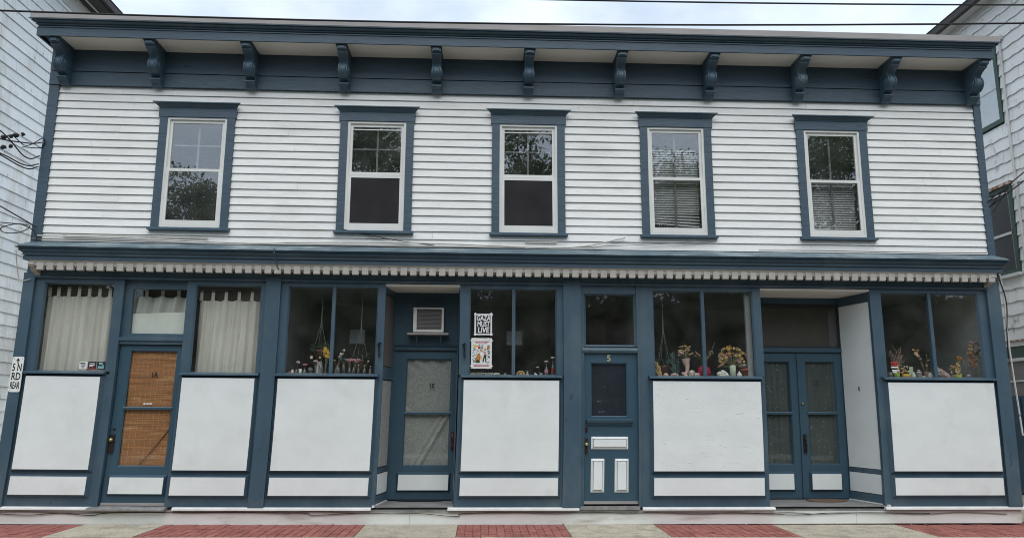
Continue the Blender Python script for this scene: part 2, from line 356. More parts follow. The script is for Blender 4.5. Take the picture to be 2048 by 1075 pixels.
# ---- shell: side walls, back, roof, floors between rooms
sh = MB(); sh.box(LX+.02, LX+.12, .05, 8, 0, 6.9, 9); sh.box(RX-.12, RX-.02, .05, 8, 0, 6.9, 9); sh.box(LX+.12, RX-.12, 7.9, 8, 0, 6.9, 20)
build('side_wall', sh, 'siding', B)
build('roof', MB().box(LX-.02, RX+.02, -.5, 8.05, 6.87, 6.93), 'roof', B)
rm = MB()
rm.box(LX+.12, RX-.12, 3.0, 3.06, .15, 6.85); rm.box(LX+.12, RX-.12, .06, 3.0, 3.35, 3.40); rm.box(LX+.12, RX-.12, .06, 3.0, 6.05, 6.10)
rm.box(LX+.12, RX-.12, .06, 3.0, .14, .2); rm.box(LX+.12, RX-.12, .06, 3, 3.78, 3.84)
for x in (-2.94, 1.27, 2.27): rm.box(x-.03, x+.03, .06, 3, .2, 3.35)
build('interior_wall', rm, 'room', B)
rm = MB()
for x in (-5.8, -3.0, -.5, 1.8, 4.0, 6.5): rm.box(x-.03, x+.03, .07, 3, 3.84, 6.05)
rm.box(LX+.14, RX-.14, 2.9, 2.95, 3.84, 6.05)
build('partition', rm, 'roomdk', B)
# ---- foundation and sill strip
f = MB(); f.box(LX+.02, -.9, .0, .06, 0, .172); f.box(-.897, 5.2, .0, .06, 0, .172); f.box(5.203, RX-.01, .0, .06, 0, .172)
build('foundation', f, 'found', B, wiggle=.001)
build('floor_edge', MB().box(LX+.03, RX-.03, -.006, .7, .172, .186), 'stone', B)
for a, b in ((-6.36, -5.08), (-4.02, -1.42), (-.40, 1.37), (2.24, 4.06), (5.60, 7.60)):
    build('sill_strip', MB().prism([(-.055, .186), (-.055, .205), (-.03, .222), (.02, .226), (.02, .186)], a, b), 'strip', B)
# ---- pilasters
for a, b in ((-6.359, -6.209), (-3.041, -2.838), (1.141, 1.389), (7.337, 7.53)):
    build('pilaster', MB().box(a, b, -.045, .05, .222, 3.33), 'blue', B)
# ---- frieze above the shop windows
build('storefront_frieze', MB().box(LX-.0, RX-.0, -.03, .05, 3.262, 3.48), 'blue', B)
build('frieze_moulding', MB().prism([(-.032, 3.262), (-.05, 3.268), (-.05, 3.285), (-.032, 3.30)], -6.2, 7.33), 'blue', B)
# ---- bays: frame, panels
def panel_bay(x0, x1, p0, p1, g0, g1, mull=None, mname='white', g=None):
    base = MB().box(x0, x1, 0, .05, .222, 1.955)
    build('bay_board', base, 'blue', B)
    for nm, z0, z1, mm in (('raised_panel', .700, 1.918, mname), ('base_panel', .378, .612, 'white')):
        bo = .036
        rg = MB().ring(p0-bo, p1+bo, z0-bo-.004, z1+bo-.006, p0, p1, z0, z1, -.001, -.062)
        build('bevel_moulding', rg, 'blue', B)
        pb = MB().box(p0+.001, p1-.001, -.063, -.002, z0+.001, z1-.001, .4)
        build(nm, pb, mm, B)
    build('window_sill', MB().prism([(-.085, 1.952), (-.085, 1.968), (-.02, 1.99), (.05, 1.992), (.05, 1.955)], p0-.045, p1+.045), 'blue', B)
    fr = MB(); fr.box(x0, g0, -.002, .055, 1.992, 3.262); fr.box(g1, x1, -.002, .055, 1.992, 3.262); fr.box(g0, g1, -.001, .055, 3.205, 3.262)
    fr.ring(g0, g1, 1.992, 3.205, g0+.018, g1-.018, 2.0, 3.187, .0, .03)
    F = build('display_window', fr, 'blue', B)
    if mull:
        mz = MB().box(mull-.024, mull+.024, -.004, .05, 1.994, 3.203); build('mullion', mz, 'blue', F)
        build('pane', MB().box(g0+.015, mull-.022, .030, .034, 1.995, 3.19), 'glassshop', F); build('pane', MB().box(mull+.022, g1-.015, .030, .034, 1.995, 3.19), 'glassshop', F)
    else: build('pane', MB().box(g0+.015, g1-.015, .030, .034, 1.995, 3.19), 'glassshop', F)
    return F
FA = panel_bay(-6.209, -5.075, -6.145, -5.164, -6.085, -5.14)
FB = panel_bay(-4.14, -3.041, -4.078, -3.103, -4.02, -3.115)
FC = panel_bay(-2.838, -1.395, -2.791, -1.474, -2.735, -1.480, -2.096)
FD = panel_bay(-.325, 1.141, -.253, 1.073, -.190, 1.050, .436)
FE = panel_bay(2.335, 4.0, 2.385, 3.912, 2.430, 3.885, 3.15, 'white_cracked')
FF = panel_bay(5.655, 7.337, 5.74, 7.275, 5.775, 7.215, 6.49)
# ---- shelves inside the display windows
for a, b in ((-2.8, -1.42), (-.28, 1.12), (2.36, 3.95), (5.7, 7.32)):
    build('display_shelf', MB().box(a, b, .06, .55, 1.93, 1.985), 'room', B)
# ---- entrance 1A (flush)
build('door_post', MB().box(-5.075, -5.005, -.004, .12, .222, 3.262), 'blue', B)
fr = MB(); fr.box(-5.005, -4.14, .055, .10, 3.14, 3.262); fr.box(-5.005, -4.90, .055, .10, 2.46, 3.14); fr.box(-4.155, -4.14, .055, .10, 2.46, 3.14)
fr.box(-5.005, -4.14, .05, .10, 2.46, 2.52); fr.prism([(.02, 2.37), (.02, 2.40), (-.005, 2.42), (-.005, 2.455), (.05, 2.47), (.09, 2.47), (.09, 2.37)], -5.005, -4.14)
T = build('transom_window', fr, 'blue', B)
build('pane', MB().box(-4.90, -4.155, .075, .079, 2.52, 3.14), 'glassdoor', T)
def door(name, x0, x1, z0, z1, y, stiles, gz, mid, panel, mt='bluedoor', matg='glassdoor'):
    """a glazed door: stile widths, glass z-range, mid rail z, (x0,x1,z0,z1) bottom panel"""
    d = MB(); wl, wr = stiles; g0, g1 = x0+wl, x1-wr
    d.box(x0, g0, y, y+.045, z0, z1); d.box(g1, x1, y, y+.045, z0, z1)
    d.box(g0, g1, y, y+.045, z0, gz[0]); d.box(g0, g1, y, y+.045, gz[1], z1)
    d.ring(g0, g1, gz[0], gz[1], g0+.015, g1-.015, gz[0]+.015, gz[1]-.015, y-.001, y+.02)
    D = build(name, d, mt, B)
    if mid:
        build('mid_rail', MB().prism([(y-.008, mid-.022), (y-.012, mid+.006), (y-.004, mid+.018), (y+.03, mid+.018), (y+.03, mid-.022)], g0-.01, g1+.01), mt, D)
        build('pane', MB().box(g0+.01, g1-.01, y+.02, y+.024, gz[0]+.01, mid-.02), matg, D); build('pane', MB().box(g0+.01, g1-.01, y+.02, y+.024, mid+.018, gz[1]-.01), matg, D)
    else: build('pane', MB().box(g0+.01, g1-.01, y+.02, y+.024, gz[0]+.01, gz[1]-.01), matg, D)
    if panel:
        a, b, c, e = panel
        build('bevel_moulding', MB().ring(a-.03, b+.03, c-.03, e+.03, a, b, c, e, y-.001, y-.045), mt, D)
        build('door_panel', MB().box(a+.001, b-.001, y-.046, y-.002, c+.001, e-.001), 'white', D)
    return D
dA = door('door', -4.995, -4.145, .262, 2.362, .06, (.135, .075), (.735, 2.285), 1.507, (-4.905, -4.20, .385, .60))
build('threshold', MB().prism([(-.10, .186), (-.10, .205), (-.06, .218), (.11, .235), (.11, .186)], -5.10, -4.10), 'stone', B)
build('door_weatherstrip', MB().box(-4.985, -4.15, .03, .058, .237, .27), 'edge', dA)
hp = MB().box(-4.985, -4.925, .045, .059, .905, 1.155); build('lock_plate', hp, 'bronze', dA)
build('door_knob', MB().blob((-4.955, .01, 1.085), .026, 10, 8, 0), 'brass', dA, smooth=True)
build('deadbolt', MB().blob((-4.95, .052, 1.23), .018, 10, 6, 0), 'bronze', dA, smooth=True)
# ---- bamboo blind in door 1A
bb = empty('bamboo_blind', settle(-4.54, .115, .74), 'brown bamboo reed blind hanging behind the glass of the leftmost door', 'blind')
rd_ = MB(); z = .745
while z < 2.275:
    dy = .105+.006*math.sin(z*9)+random.uniform(-.001, .001); rd_.box(-4.852, -4.224, dy, dy+.005, z, z+random.uniform(.008, .011), 1); z += .0118
o = build('reed', rd_, 'bamboo', bb); o['kind'] = 'stuff'
for i in range(9):
    x = -4.82+i*.071+random.uniform(-.008, .008)
    build('thread', MB().tube([settle(x+random.uniform(-.004, .004), .095, .76+j*.19) for j in range(9)], .0013, 4), 'thread', bb, warp=False)
build('pull_cord', MB().tube([settle(-4.58, .092, .76), settle(-4.42, .092, .96), settle(-4.225, .092, 1.24)], .005, 5), 'bronze', bb, warp=False)
text('apartment_number', '1A', .10, -4.505, .072, 1.955, 'ink', dA, sx=.8, bold=.002)
st = MB()
for i in range(3): st.blob((-4.60+i*.042, .078, 1.565), .021, 10, 6, 0, (1, .05, .45))
build('oval_sticker', st, 'paper', dA)
# ---- curtains
MT['mauvish'] = mat('brown_mauve_lining', (.16, .11, .105), (.10, .075, .07), rough=.9)
def curtain(name, x0, x1, z0, z1, y, label, folds, m='curtain', tabs=None, parent=None, amp=.030, cat='curtain', top=None, lean=0):
    root = empty(name, settle((x0+x1)/2, y, z0), label, cat, 'curtains behind the left shopfront glass')
    nx, nz = 90, 10; vs = []; fs = []
    for j in range(nz+1):
        t = j/nz; z = z0+(z1-z0)*t
        for i in range(nx+1):
            u = i/nx; a = amp*(1.1-.45*t)
            yy = y+a*math.sin(u*folds*6.28+1.3*math.sin(u*5+lean))+.4*a*math.sin(u*folds*13.7+2)+.004*math.sin(t*7+u*9)
            xx = x0+(x1-x0)*(u+.012*math.sin(u*folds*6.28)*(1-t)+lean*.04*(t-1)*math.sin(u*3.1))
            zz = z-(0.012*math.sin(u*folds*6.28*.5+1) if j == 0 else 0)-(.02*abs(math.sin(u*math.pi*(tabs or 1))) if (j == nz and tabs) else 0)
            vs.append((xx, yy, zz))
    for j in range(nz):
        for i in range(nx): a = j*(nx+1)+i; fs.append((a, a+1, a+nx+2, a+nx+1))
    build('cloth', MB().add(vs, fs), m, root, smooth=True)
    if tabs:
        for k in range(tabs+1):
            x = x0+(x1-x0)*k/tabs; x = min(max(x, x0+.02), x1-.02)
            build('hanging_tab', MB().box(x-.022, x+.022, y-.006, y+.004, z1-.012, (top or z1+.11)), m, root)
    if tabs: build('valance', MB().box(x0-.01, x1+.01, y+.06, y+.066, z1-.08, (top or z1+.11)+.03), 'mauvish', root)
    build('curtain_rod', MB().tube([settle(x0-.01, y, (top or z1+.11)-.012), settle(x1+.01, y, (top or z1+.11)-.012)], .008, 8), 'bronze', root, warp=False)
    return root
curtain('curtain', -6.11, -5.12, 1.985, 3.05, .15, 'unbleached tab top curtain filling the leftmost shop window', 7, tabs=7, top=3.17)
curtain('curtain', -4.01, -3.10, 1.985, 3.02, .15, 'unbleached tab top curtain in the shop window right of the bamboo blind door', 7, tabs=5, top=3.14, lean=1)
curtain('curtain', -5.02, -4.12, 2.60, 3.07, .24, 'short gathered curtain above the white card in the transom', 4, tabs=4, top=3.17, lean=2, amp=.045)
o = build('card_board', MB().add([(-4.90, .12, 2.50), (-4.15, .12, 2.50), (-4.15, .12, 2.835), (-4.90, .12, 2.80), (-4.90, .126, 2.50), (-4.15, .126, 2.50), (-4.15, .126, 2.835), (-4.90, .126, 2.80)],
    [(0, 1, 2, 3), (7, 6, 5, 4), (0, 4, 5, 1), (1, 5, 6, 2), (2, 6, 7, 3), (3, 7, 4, 0)]), 'card'); tag(o, 'blank off-white card leaning in the transom above the bamboo blind door', 'card')
# stickers in window A
def sticker(x, z, w_, h, base, marks, label):
    r = empty('sticker', settle(x, .026, z-h/2), label, 'sticker', 'stickers in the corner of the leftmost window')
    build('sheet', MB().box(x-w_/2, x+w_/2, .024, .028, z-h/2, z+h/2), base, r)
    for (mx_, mz, mw, mh, mm) in marks: build('print', MB().box(x+mx_-mw/2, x+mx_+mw/2, .021, .024, z+mz-mh/2, z+mz+mh/2), mm, r)
MT['teal'] = mat('teal_print', (.20, .42, .45), rough=.5); MT['redp'] = mat('dark_red_print', (.25, .03, .04), rough=.5)
sticker(-5.455, 2.072, .105, .10, 'paper', [(-.01, .03, .07, .008, 'ink'), (.005, .012, .06, .008, 'ink'), (0, -.008, .05, .01, 'acg'), (0, -.03, .03, .008, 'ink')], 'white sticker with small black lettering, leftmost of three in the window corner')
sticker(-5.335, 2.072, .11, .105, 'ink', [(0, .025, .07, .01, 'paper'), (0, .005, .07, .01, 'paper'), (-.01, -.012, .05, .008, 'paper'), (.0, -.037, .10, .026, 'redp')], 'black and dark red sticker, middle of three in the window corner')
sticker(-5.215, 2.072, .11, .105, 'ink', [(-.005, .028, .05, .03, 'teal'), (0, -.025, .08, .035, 'teal'), (.03, .005, .02, .012, 'teal')], 'black and pale teal sticker, rightmost of three in the window corner')

# ---- address sign on the left pilaster
S = empty('address_sign', settle(-6.28, -.048, 1.70), 'white vertical address sign reading 5 N RD REAR on the left blue pilaster', 'sign')
def rrect(x0, x1, z0, z1, r, y0, y1):
    pts = []
    for cx, cz, a0 in ((x1-r, z0+r, -90), (x1-r, z1-r, 0), (x0+r, z1-r, 90), (x0+r, z0+r, 180)):
        for k in range(5): a = R(a0+k*22.5); pts.append((cx+r*math.cos(a), cz+r*math.sin(a)))
    n = len(pts); mb = MB(); vs = [(a, y0, b) for a, b in pts]+[(a, y1, b) for a, b in pts]
    return mb.add(vs, [tuple(range(n)), tuple(range(n, 2*n))[::-1]]+[(i, i+n, (i+1) % n+n, (i+1) % n) for i in range(n)])
build('plate', rrect(-6.354, -6.204, 1.70, 2.172, .022, -.053, -.046), 'signw', S)
ar = MB(); ar.add([(-6.305, -.056, 2.118), (-6.253, -.056, 2.118), (-6.279, -.056, 2.155)], [(0, 1, 2)]); ar.box(-6.285, -6.273, -.056, -.0535, 2.095, 2.12); ar.box(-6.285, -6.262, -.056, -.0535, 2.087, 2.096)
build('arrow', ar, 'ink', S)
text('lettering', '5 N', .14, -6.279, -.0545, 2.025, 'ink', S, sx=.58, bold=.002, depth=.001)
text('lettering', 'RD', .14, -6.279, -.0545, 1.905, 'ink', S, sx=.66, bold=.002, depth=.001)
text('lettering', 'REAR', .13, -6.279, -.0545, 1.785, 'ink', S, sx=.40, bold=.002, depth=.001)
for a, b in ((-6.33, 2.145), (-6.228, 2.145), (-6.33, 1.722), (-6.228, 1.722)): build('screw', MB().blob((a, -.054, b), .006, 8, 4, 0, (1, .3, 1)), 'acg', S)

# ---- recess B (entrance 1B)
yB = .60
rc = MB(); rc.box(-1.42, -.33, 0, yB+.02, .222, .236); build('porch_floor', rc, 'floor', B)
build('recess_ceiling', MB().box(-1.42, -.32, -.0, yB, 3.225, 3.255), 'soffit', B)
bw = MB(); bw.box(-1.34, -.34, yB, yB+.06, 2.44, 3.225); bw.prism([(yB-.01, 2.365), (yB-.03, 2.39), (yB-.03, 2.41), (yB+.0, 2.42), (yB-.012, 2.43), (yB-.022, 2.445), (yB, 2.46), (yB+.05, 2.46), (yB+.05, 2.365)], -1.30, -.37)
build('transom_panel', bw, 'bluedoor', B)
bf = MB(); bf.box(-1.42, -1.295, yB-.002, yB+.1, .236, 3.225); bf.box(-.375, -.31, yB-.002, yB+.1, .236, 3.225); build('door_frame', bf, 'bluedoor', B)
dB = door('door', -1.295, -.375, .255, 2.36, yB+.02, (.18, .07), (.715, 2.25), 1.463, (-1.15, -.435, .385, .60))
build('lock_plate', MB().box(-.425, -.385, yB-.0, yB+.018, .945, 1.20), 'bronze', dB)
build('door_handle', MB().tube([(-.405, yB-.01, 1.18), (-.405, yB-.045, 1.13), (-.405, yB-.045, 1.01), (-.405, yB-.01, .97)], .009, 6), 'redp', dB)
build('deadbolt', MB().lathe([(.0, -.004), (.022, -.004), (.022, .004), (0, .004)], (0, 0, 0), 12), 'edge', dB).location = (0.475, -.04, 1.30)
text('apartment_number', '1B', .085, -.735, yB+.028, 1.855, 'ink', dB, sx=.85, bold=.002)

lc = empty('door_curtain', settle(-.775, .68, .73), 'grey patterned cloth covering the glass of the door under the air conditioner', 'curtain')
vs = []; fs = []; nx, nz = 40, 60
for j in range(nz+1):
    for i in range(nx+1):
        u, t = i/nx, j/nz; x = -1.115+u*.67; z = .72+t*1.53
        d = (u-.62)*1.0+(.35-t)*.55
        yy = yB+.075+.012*math.sin(t*11+u*4)*.3+.007*mnoise.noise((u*7, t*13, 1))
        if t < .48: yy -= .034*math.exp(-((u-.35-t*1.25)**2)/.002)+.022*math.exp(-((u-.22-t*1.25)**2)/.0015)
        if t > .9: yy += .012*math.sin(u*18+t*20)
        vs.append((x, yy, z))
for j in range(nz):
    for i in range(nx): a = j*(nx+1)+i; fs.append((a, a+1, a+nx+2, a+nx+1))
build('cloth', MB().add(vs, fs), 'lace', lc, smooth=True)
# left return wall of the recess: glazed above and below, white base panel
def ret(u0, u1, z0, z1, x0, x1, off=0, mat_='blue', name='return_wall', par=None, th=.02, d=yB):
    """rectangle on the return wall from (x0,0) to (x1,d), u in 0..1 along it"""
    def P(u, z, o): return (x0+(x1-x0)*u+o, d*u, z)
    mb = MB(); vs = [P(u0, z0, off), P(u1, z0, off), P(u1, z1, off), P(u0, z1, off), P(u0, z0, off-th), P(u1, z0, off-th), P(u1, z1, off-th), P(u0, z1, off-th)]
    mb.add(vs, [(0, 1, 2, 3), (7, 6, 5, 4), (0, 4, 5, 1), (1, 5, 6, 2), (2, 6, 7, 3), (3, 7, 4, 0)])
    return build(name, mb, mat_, par or B)
WL = MB()
ra = dict(x0=-1.395, x1=-1.30)
rw = ret(.012, 1, .236, 3.225, **ra, off=-.03)
for z0, z1, n in ((.236, .36, 'return_base'), (.66, .72, 'return_rail'), (1.93, 2.10, 'return_rail'), (3.14, 3.225, 'return_rail')): ret(.012, 1, z0, z1, **ra, name=n, th=.025)
ret(.012, .17, .36, 3.14, **ra, name='return_stile', th=.025); ret(.93, 1, .36, 3.14, **ra, name='return_stile', th=.025)
ret(.19, .93, .375, .645, **ra, off=.004, mat_='white', name='base_panel')
ret(.19, .92, .735, 1.915, **ra, off=-.012, mat_='lace', name='side_light'); ret(.19, .92, 2.115, 3.125, **ra, off=-.012, mat_='brown', name='side_light')
ret(-.06, 1, .222, .25, x0=-1.375, x1=-1.285, mat_='strip', name='sill_strip', th=.03)
# right side of recess B
build('return_wall', MB().add([(-.325, 0, .236), (-.37, yB, .236), (-.37, yB, 3.225), (-.325, 0, 3.225)], [(0, 1, 2, 3)]), 'blue', B)
build('corner_post', MB().box(-1.43, -1.378, -.003, .045, .222, 3.262), 'blue', B)
# air conditioner
ac = empty('air_conditioner', settle(-.80, yB-.12, 2.62), 'yellowed white window air conditioner on a small bracket above the recessed door', 'air conditioner')
A0, A1, Z0, Z1 = -1.02, -.575, 2.625, 2.985
build('housing', MB().fr(A0, A1, yB-.16, yB+.02, Z0, Z1, .05, .03, .035, .02), 'acw', ac)
gm = MB().box(A0+.05, A1-.03, yB-.12, yB-.10, Z0+.035, Z1-.02); build('grille', gm, 'acg', ac)
gl_ = MB()
for k in range(15): gl_.box(A0+.055, A1-.035, yB-.128, yB-.12, Z0+.045+k*.0195, Z0+.054+k*.0195)
build('louvre', gl_, 'acg', ac)['kind'] = 'stuff'
sb = build('bracket_shelf', MB().box(-1.10, -.50, yB-.19, yB, 2.585, 2.612), 'edge', B)
for x in (-.975, -.62): build('brace', MB().tube([(x, yB-.17, 2.585), (x+.01, yB-.01, 2.44)], .006, 5), 'acg', sb)
# iron hooks on posts either side
for x in (-1.438, -.258):
    h = MB().tube([(x, -.005, 2.41), (x+.005, -.07, 2.415), (x+.0, -.075, 2.39), (x+.006, -.055, 2.34), (x+.008, -.05, 2.26), (x+.014, -.05, 2.215)], .013, 6, .016)
    h.tube([(x-.028, -.03, 2.40), (x+.03, -.05, 2.42)], .009, 6)
    build('iron_hook', h, 'black', B)

# ---- entrance 5
E5 = MB(); E5.box(1.389, 1.435, .0, .09, .222, 3.262); E5.box(2.19, 2.335, -.003, .09, .222, 3.262); E5.box(1.435, 2.19, .0, .09, 3.15, 3.262)
E5.prism([(.02, 2.30), (-.01, 2.315), (-.02, 2.345), (-.012, 2.375), (.03, 2.40), (.08, 2.40), (.08, 2.30)], 1.405, 2.19)
E5.ring(1.435, 2.19, 2.40, 3.15, 1.46, 2.165, 2.425, 3.125, .001, .04)
build('door_frame', E5, 'blue', B)
build('frame_strip', MB().box(2.19, 2.215, -.02, -.003, .222, 3.255), 'blue', B)
tw = build('transom_window', MB().fr(1.455, 2.17, .04, .06, 2.405, 3.145, .012, .012, .012, .012), 'blue', B)
build('pane', MB().box(1.467, 2.158, .045, .049, 2.417, 3.133), 'glassshop', tw)
d5 = door('door', 1.435, 2.19, .275, 2.30, .035, (.093, .145), (1.425, 2.17), None, None)
build('threshold', MB().box(1.37, 2.20, -.04, .1, .190, .235), 'stone', B); build('door_sweep', MB().box(1.44, 2.185, .012, .035, .262, .298), 'edge', d5)
build('ledge', MB().prism([(.034, 1.305), (.01, 1.315), (.01, 1.33), (-.015, 1.345), (-.03, 1.372), (-.03, 1.388), (.034, 1.40)], 1.465, 2.105), 'bluedoor', d5)
for a, b, c, e in ((1.53, 2.045, .990, 1.158), (1.53, 1.715, .415, .862), (1.86, 2.05, .415, .862)):
    pn = MB().box(a, b, .026, .034, c, e); build('panel_moulding', pn, 'white', d5)
    k = .035; build('bevel_moulding', MB().ring(a+.006, b-.006, c+.006, e-.006, a+k-.008, b-k+.008, c+k-.008, e-k+.008, .0255, .008), 'white', d5)
    build('door_panel', MB().box(a+k, b-k, .002, .022, c+k, e-k), 'white', d5)
build('lock_plate', MB().box(1.437, 1.482, .018, .034, .93, 1.135), 'bronze', d5); build('door_knob', MB().blob((1.46, -.012, 1.055), .025, 10, 8, 0), 'brass', d5, smooth=True)
build('doorbell', MB().box(1.445, 1.48, .018, .034, 1.225, 1.285), 'bronze', d5)
text('house_number', '5', .125, 1.785, .028, 2.232, 'number', d5, sx=.95, bold=.004, depth=.006)
MT['navy'] = mat('navy_backing', (.012, .018, .030), rough=.8)
build('dark_backing', MB().box(1.50, 2.07, .07, .075, 1.40, 2.19), 'navy', d5)  # dark sheet standing in for the unlit hall behind the glass

# ---- recess C (double doors)
yC = .70
build('porch_floor', MB().box(3.98, 5.72, 0, yC+.02, .222, .236), 'floor', B)
build('recess_ceiling', MB().box(4.0, 5.67, 0, yC, 3.225, 3.255), 'soffit', B)
cf = MB(); cf.box(4.12, 4.215, yC-.003, yC+.06, .236, 3.225); cf.box(5.475, 5.56, yC-.003, yC+.06, .236, 3.225)
cf.box(4.215, 5.475, yC, yC+.06, 3.13, 3.225)
cf.prism([(yC-.004, 2.385), (yC-.02, 2.40), (yC-.02, 2.44), (yC+.01, 2.465), (yC+.06, 2.465), (yC+.06, 2.385)], 4.215, 5.475)
build('door_frame', cf, 'bluedoor', B)
tc_ = build('transom_window', MB().fr(4.217, 5.473, yC+.02, yC+.05, 2.467, 3.128, .02, .02, .015, .04), 'roomdk', B)
build('pane', MB().box(4.23, 5.46, yC+.03, yC+.034, 2.48, 3.10), 'glassshop', tc_)
build('transom_screen', MB().box(4.22, 5.47, yC+.09, yC+.10, 2.46, 3.12), 'brown', B)
build('return_wall', MB().add([(4.0, 0, .236), (4.13, yC, .236), (4.13, yC, 3.225), (4.0, 0, 3.225)], [(3, 2, 1, 0)]), 'blue', B)
dC1 = door('door', 4.217, 4.80, .25, 2.38, yC+.02, (.05, .135), (.735, 2.255), 1.487, (4.225, 4.635, .38, .605))
dC2 = door('door', 4.803, 5.473, .25, 2.38, yC+.02, (.105, .115), (.735, 2.255), 1.487, (4.905, 5.345, .38, .605))
build('astragal', MB().box(4.775, 4.80, yC+.0, yC+.02, .255, 2.375), 'bluedoor', dC1)
build('lock_plate', MB().box(4.815, 4.86, yC+.005, yC+.019, .90, 1.175), 'bronze', dC2); build('door_handle', MB().tube([(4.838, yC, 1.05), (4.838, yC-.04, 1.03), (4.838, yC-.04, .95), (4.838, yC, .925)], .01, 6), 'bronze', dC2)
build('door_knob', MB().blob((4.838, yC-.02, 1.10), .02, 10, 8, 0), 'bronze', dC2, smooth=True)
build('deadbolt', MB().blob((4.825, yC+.005, 1.625), .018, 10, 6, 0), 'brass', dC2, smooth=True)
text('apartment_number', '1C', .10, 5.07, yC+.03, 1.93, 'ink', dC2, sx=.8, bold=.002)
for a, b, lb in ((4.262, 4.668, 'dark spotted curtain behind the glass of the left leaf of the double door'), (4.905, 5.36, 'dark spotted curtain behind the glass of the right leaf of the double door')):
    r = empty('door_curtain', settle((a+b)/2, yC+.075, .73), lb, 'curtain', 'spotted curtains behind the double door')
    vs = []; fs = []
    for j in range(3):
        for i in range(41): u = i/40; vs.append((a+(b-a)*u, yC+.075+.006*math.sin(u*28), .73+.765*j))
    for j in range(2):
        for i in range(40): q = j*41+i; fs.append((q, q+1, q+42, q+41))
    build('cloth', MB().add(vs, fs), 'sheer', r, smooth=True)
    dm = MB()
    for _ in range(34):
        cx = random.uniform(a+.015, b-.015); cz = random.uniform(.76, 2.22); t = random.uniform(-1.2, 1.2); L_ = random.uniform(.007, .017)
        dm.add([(cx+math.cos(t+k*1.57)*(L_ if k % 2 else L_*.45), yC+.064, cz+math.sin(t+k*1.57)*(L_ if k % 2 else L_*.45)) for k in range(4)], [(0, 1, 2, 3)])
    build('spot', dm, 'dot', r)['kind'] = 'stuff'
rc_ = dict(x0=5.655, x1=5.475, d=yC)
ret(.012, 1, .236, 3.225, **rc_, off=.03, th=-.02)
build('corner_post', MB().box(5.612, 5.66, -.004, .06, .222, 3.262), 'blue', B)
ret(.07, 1, 3.09, 3.225, **rc_, off=.001, th=-.03, name='return_rail'); ret(.07, 1, .236, .36, **rc_, off=.001, th=-.03, name='return_base'); ret(.07, 1, .645, .705, **rc_, off=.001, th=-.03, name='return_rail')
ret(.07, .11, .36, 3.09, **rc_, off=.001, th=-.03, name='return_stile')
ret(.13, .985, .712, 3.085, **rc_, off=-.002, th=-.02, mat_='white', name='return_panel'); ret(.13, .985, .37, .638, **rc_, off=-.002, th=-.02, mat_='white', name='base_panel')
ret(-.05, 1, .222, .25, x0=5.635, x1=5.455, d=yC, mat_='strip', name='sill_strip', th=-.03)
build('mail_bracket', MB().tube([(5.55, .38, 1.875), (5.535, .38, 1.845), (5.55, .38, 1.81)], .009, 6), 'bronze', B)
dmx = MB(); n = 22
dmx.add([(5.03+.29*math.cos(math.pi*2*i/n), yC-.02-.17+.17*math.sin(math.pi*2*i/n), zz) for zz in (.237, .252) for i in range(n)], [tuple(range(n, 2*n))]+[(i, (i+1) % n, (i+1) % n+n, i+n) for i in range(n)])
tag(build('doormat', dmx, 'mat'), 'brown oval doormat in front of the double door', 'doormat')
dmx = MB(); dmx.add([(-.83+.34*math.cos(math.pi*i/n)*-1, yB+.0-.12*math.sin(math.pi*i/n), zz) for zz in (.237, .25) for i in range(n+1)], [tuple(range(n+1, 2*n+2))]+[(i, i+1, i+n+2, i+n+1) for i in range(n)])
tag(build('doormat', dmx, 'black'), 'black half round doormat at the foot of the door under the air conditioner', 'doormat')

# ---- storefront cornice with dentils
CL, CR = -6.30, 7.485
build('cornice_flashing', MB().prism([(.0, 3.788), (-.345, 3.662), (-.35, 3.645), (.0, 3.645)], CL-.01, CR+.01), 'flash', B, wiggle=.0025)
cr = MB()
cr.prism([(.03, 3.643), (-.338, 3.643), (-.335, 3.632), (-.305, 3.624), (-.300, 3.612), (-.312, 3.606), (-.308, 3.596), (-.280, 3.582), (-.262, 3.566), (-.262, 3.556), (-.272, 3.552), (-.272, 3.543), (-.25, 3.537), (.03, 3.537)], CL+.285, CR-.285, e0=1, e1=1)
build('cornice_crown', cr, 'blue', B)
build('cornice_fascia', MB().box(CL+.02, CR-.02, -.245, .03, 3.478, 3.536), 'bluegrain', B)
build('dentil_board', MB().prism([(-.235, 3.478), (-.228, 3.462), (-.212, 3.445), (-.205, 3.404), (-.03, 3.398), (-.03, 3.478)], CL+.10, CR-.10), 'cream', B)
dn = None; xx = -6.10; k = 0
prof = [(-.218, 3.452), (-.218, 3.350), (-.212, 3.343), (-.178, 3.343), (-.172, 3.452)]
while xx < 7.30:
    if dn is None:
        dn = build('dentil', MB().yprism(prof, xx, xx+.088), 'cream', B, warp=False, origin=(xx, 0, 3.448)); dn.location = settle(xx, 0, 3.448)
    else:
        p = settle(xx, random.uniform(-.003, .003), 3.448); copyat(dn, p, B, rot=(0, random.uniform(-.015, .015), 0))
    xx += .1337; k += 1
for x in (-6.215, 7.31):
    s_ = MB().yprism([(-.22, 3.448), (-.23, 3.42), (-.20, 3.39), (-.16, 3.385), (-.15, 3.355), (-.12, 3.33), (-.05, 3.315), (-.032, 3.27), (-.032, 3.448)], x, x+.07); build('scroll_corbel', s_, 'cream', B)

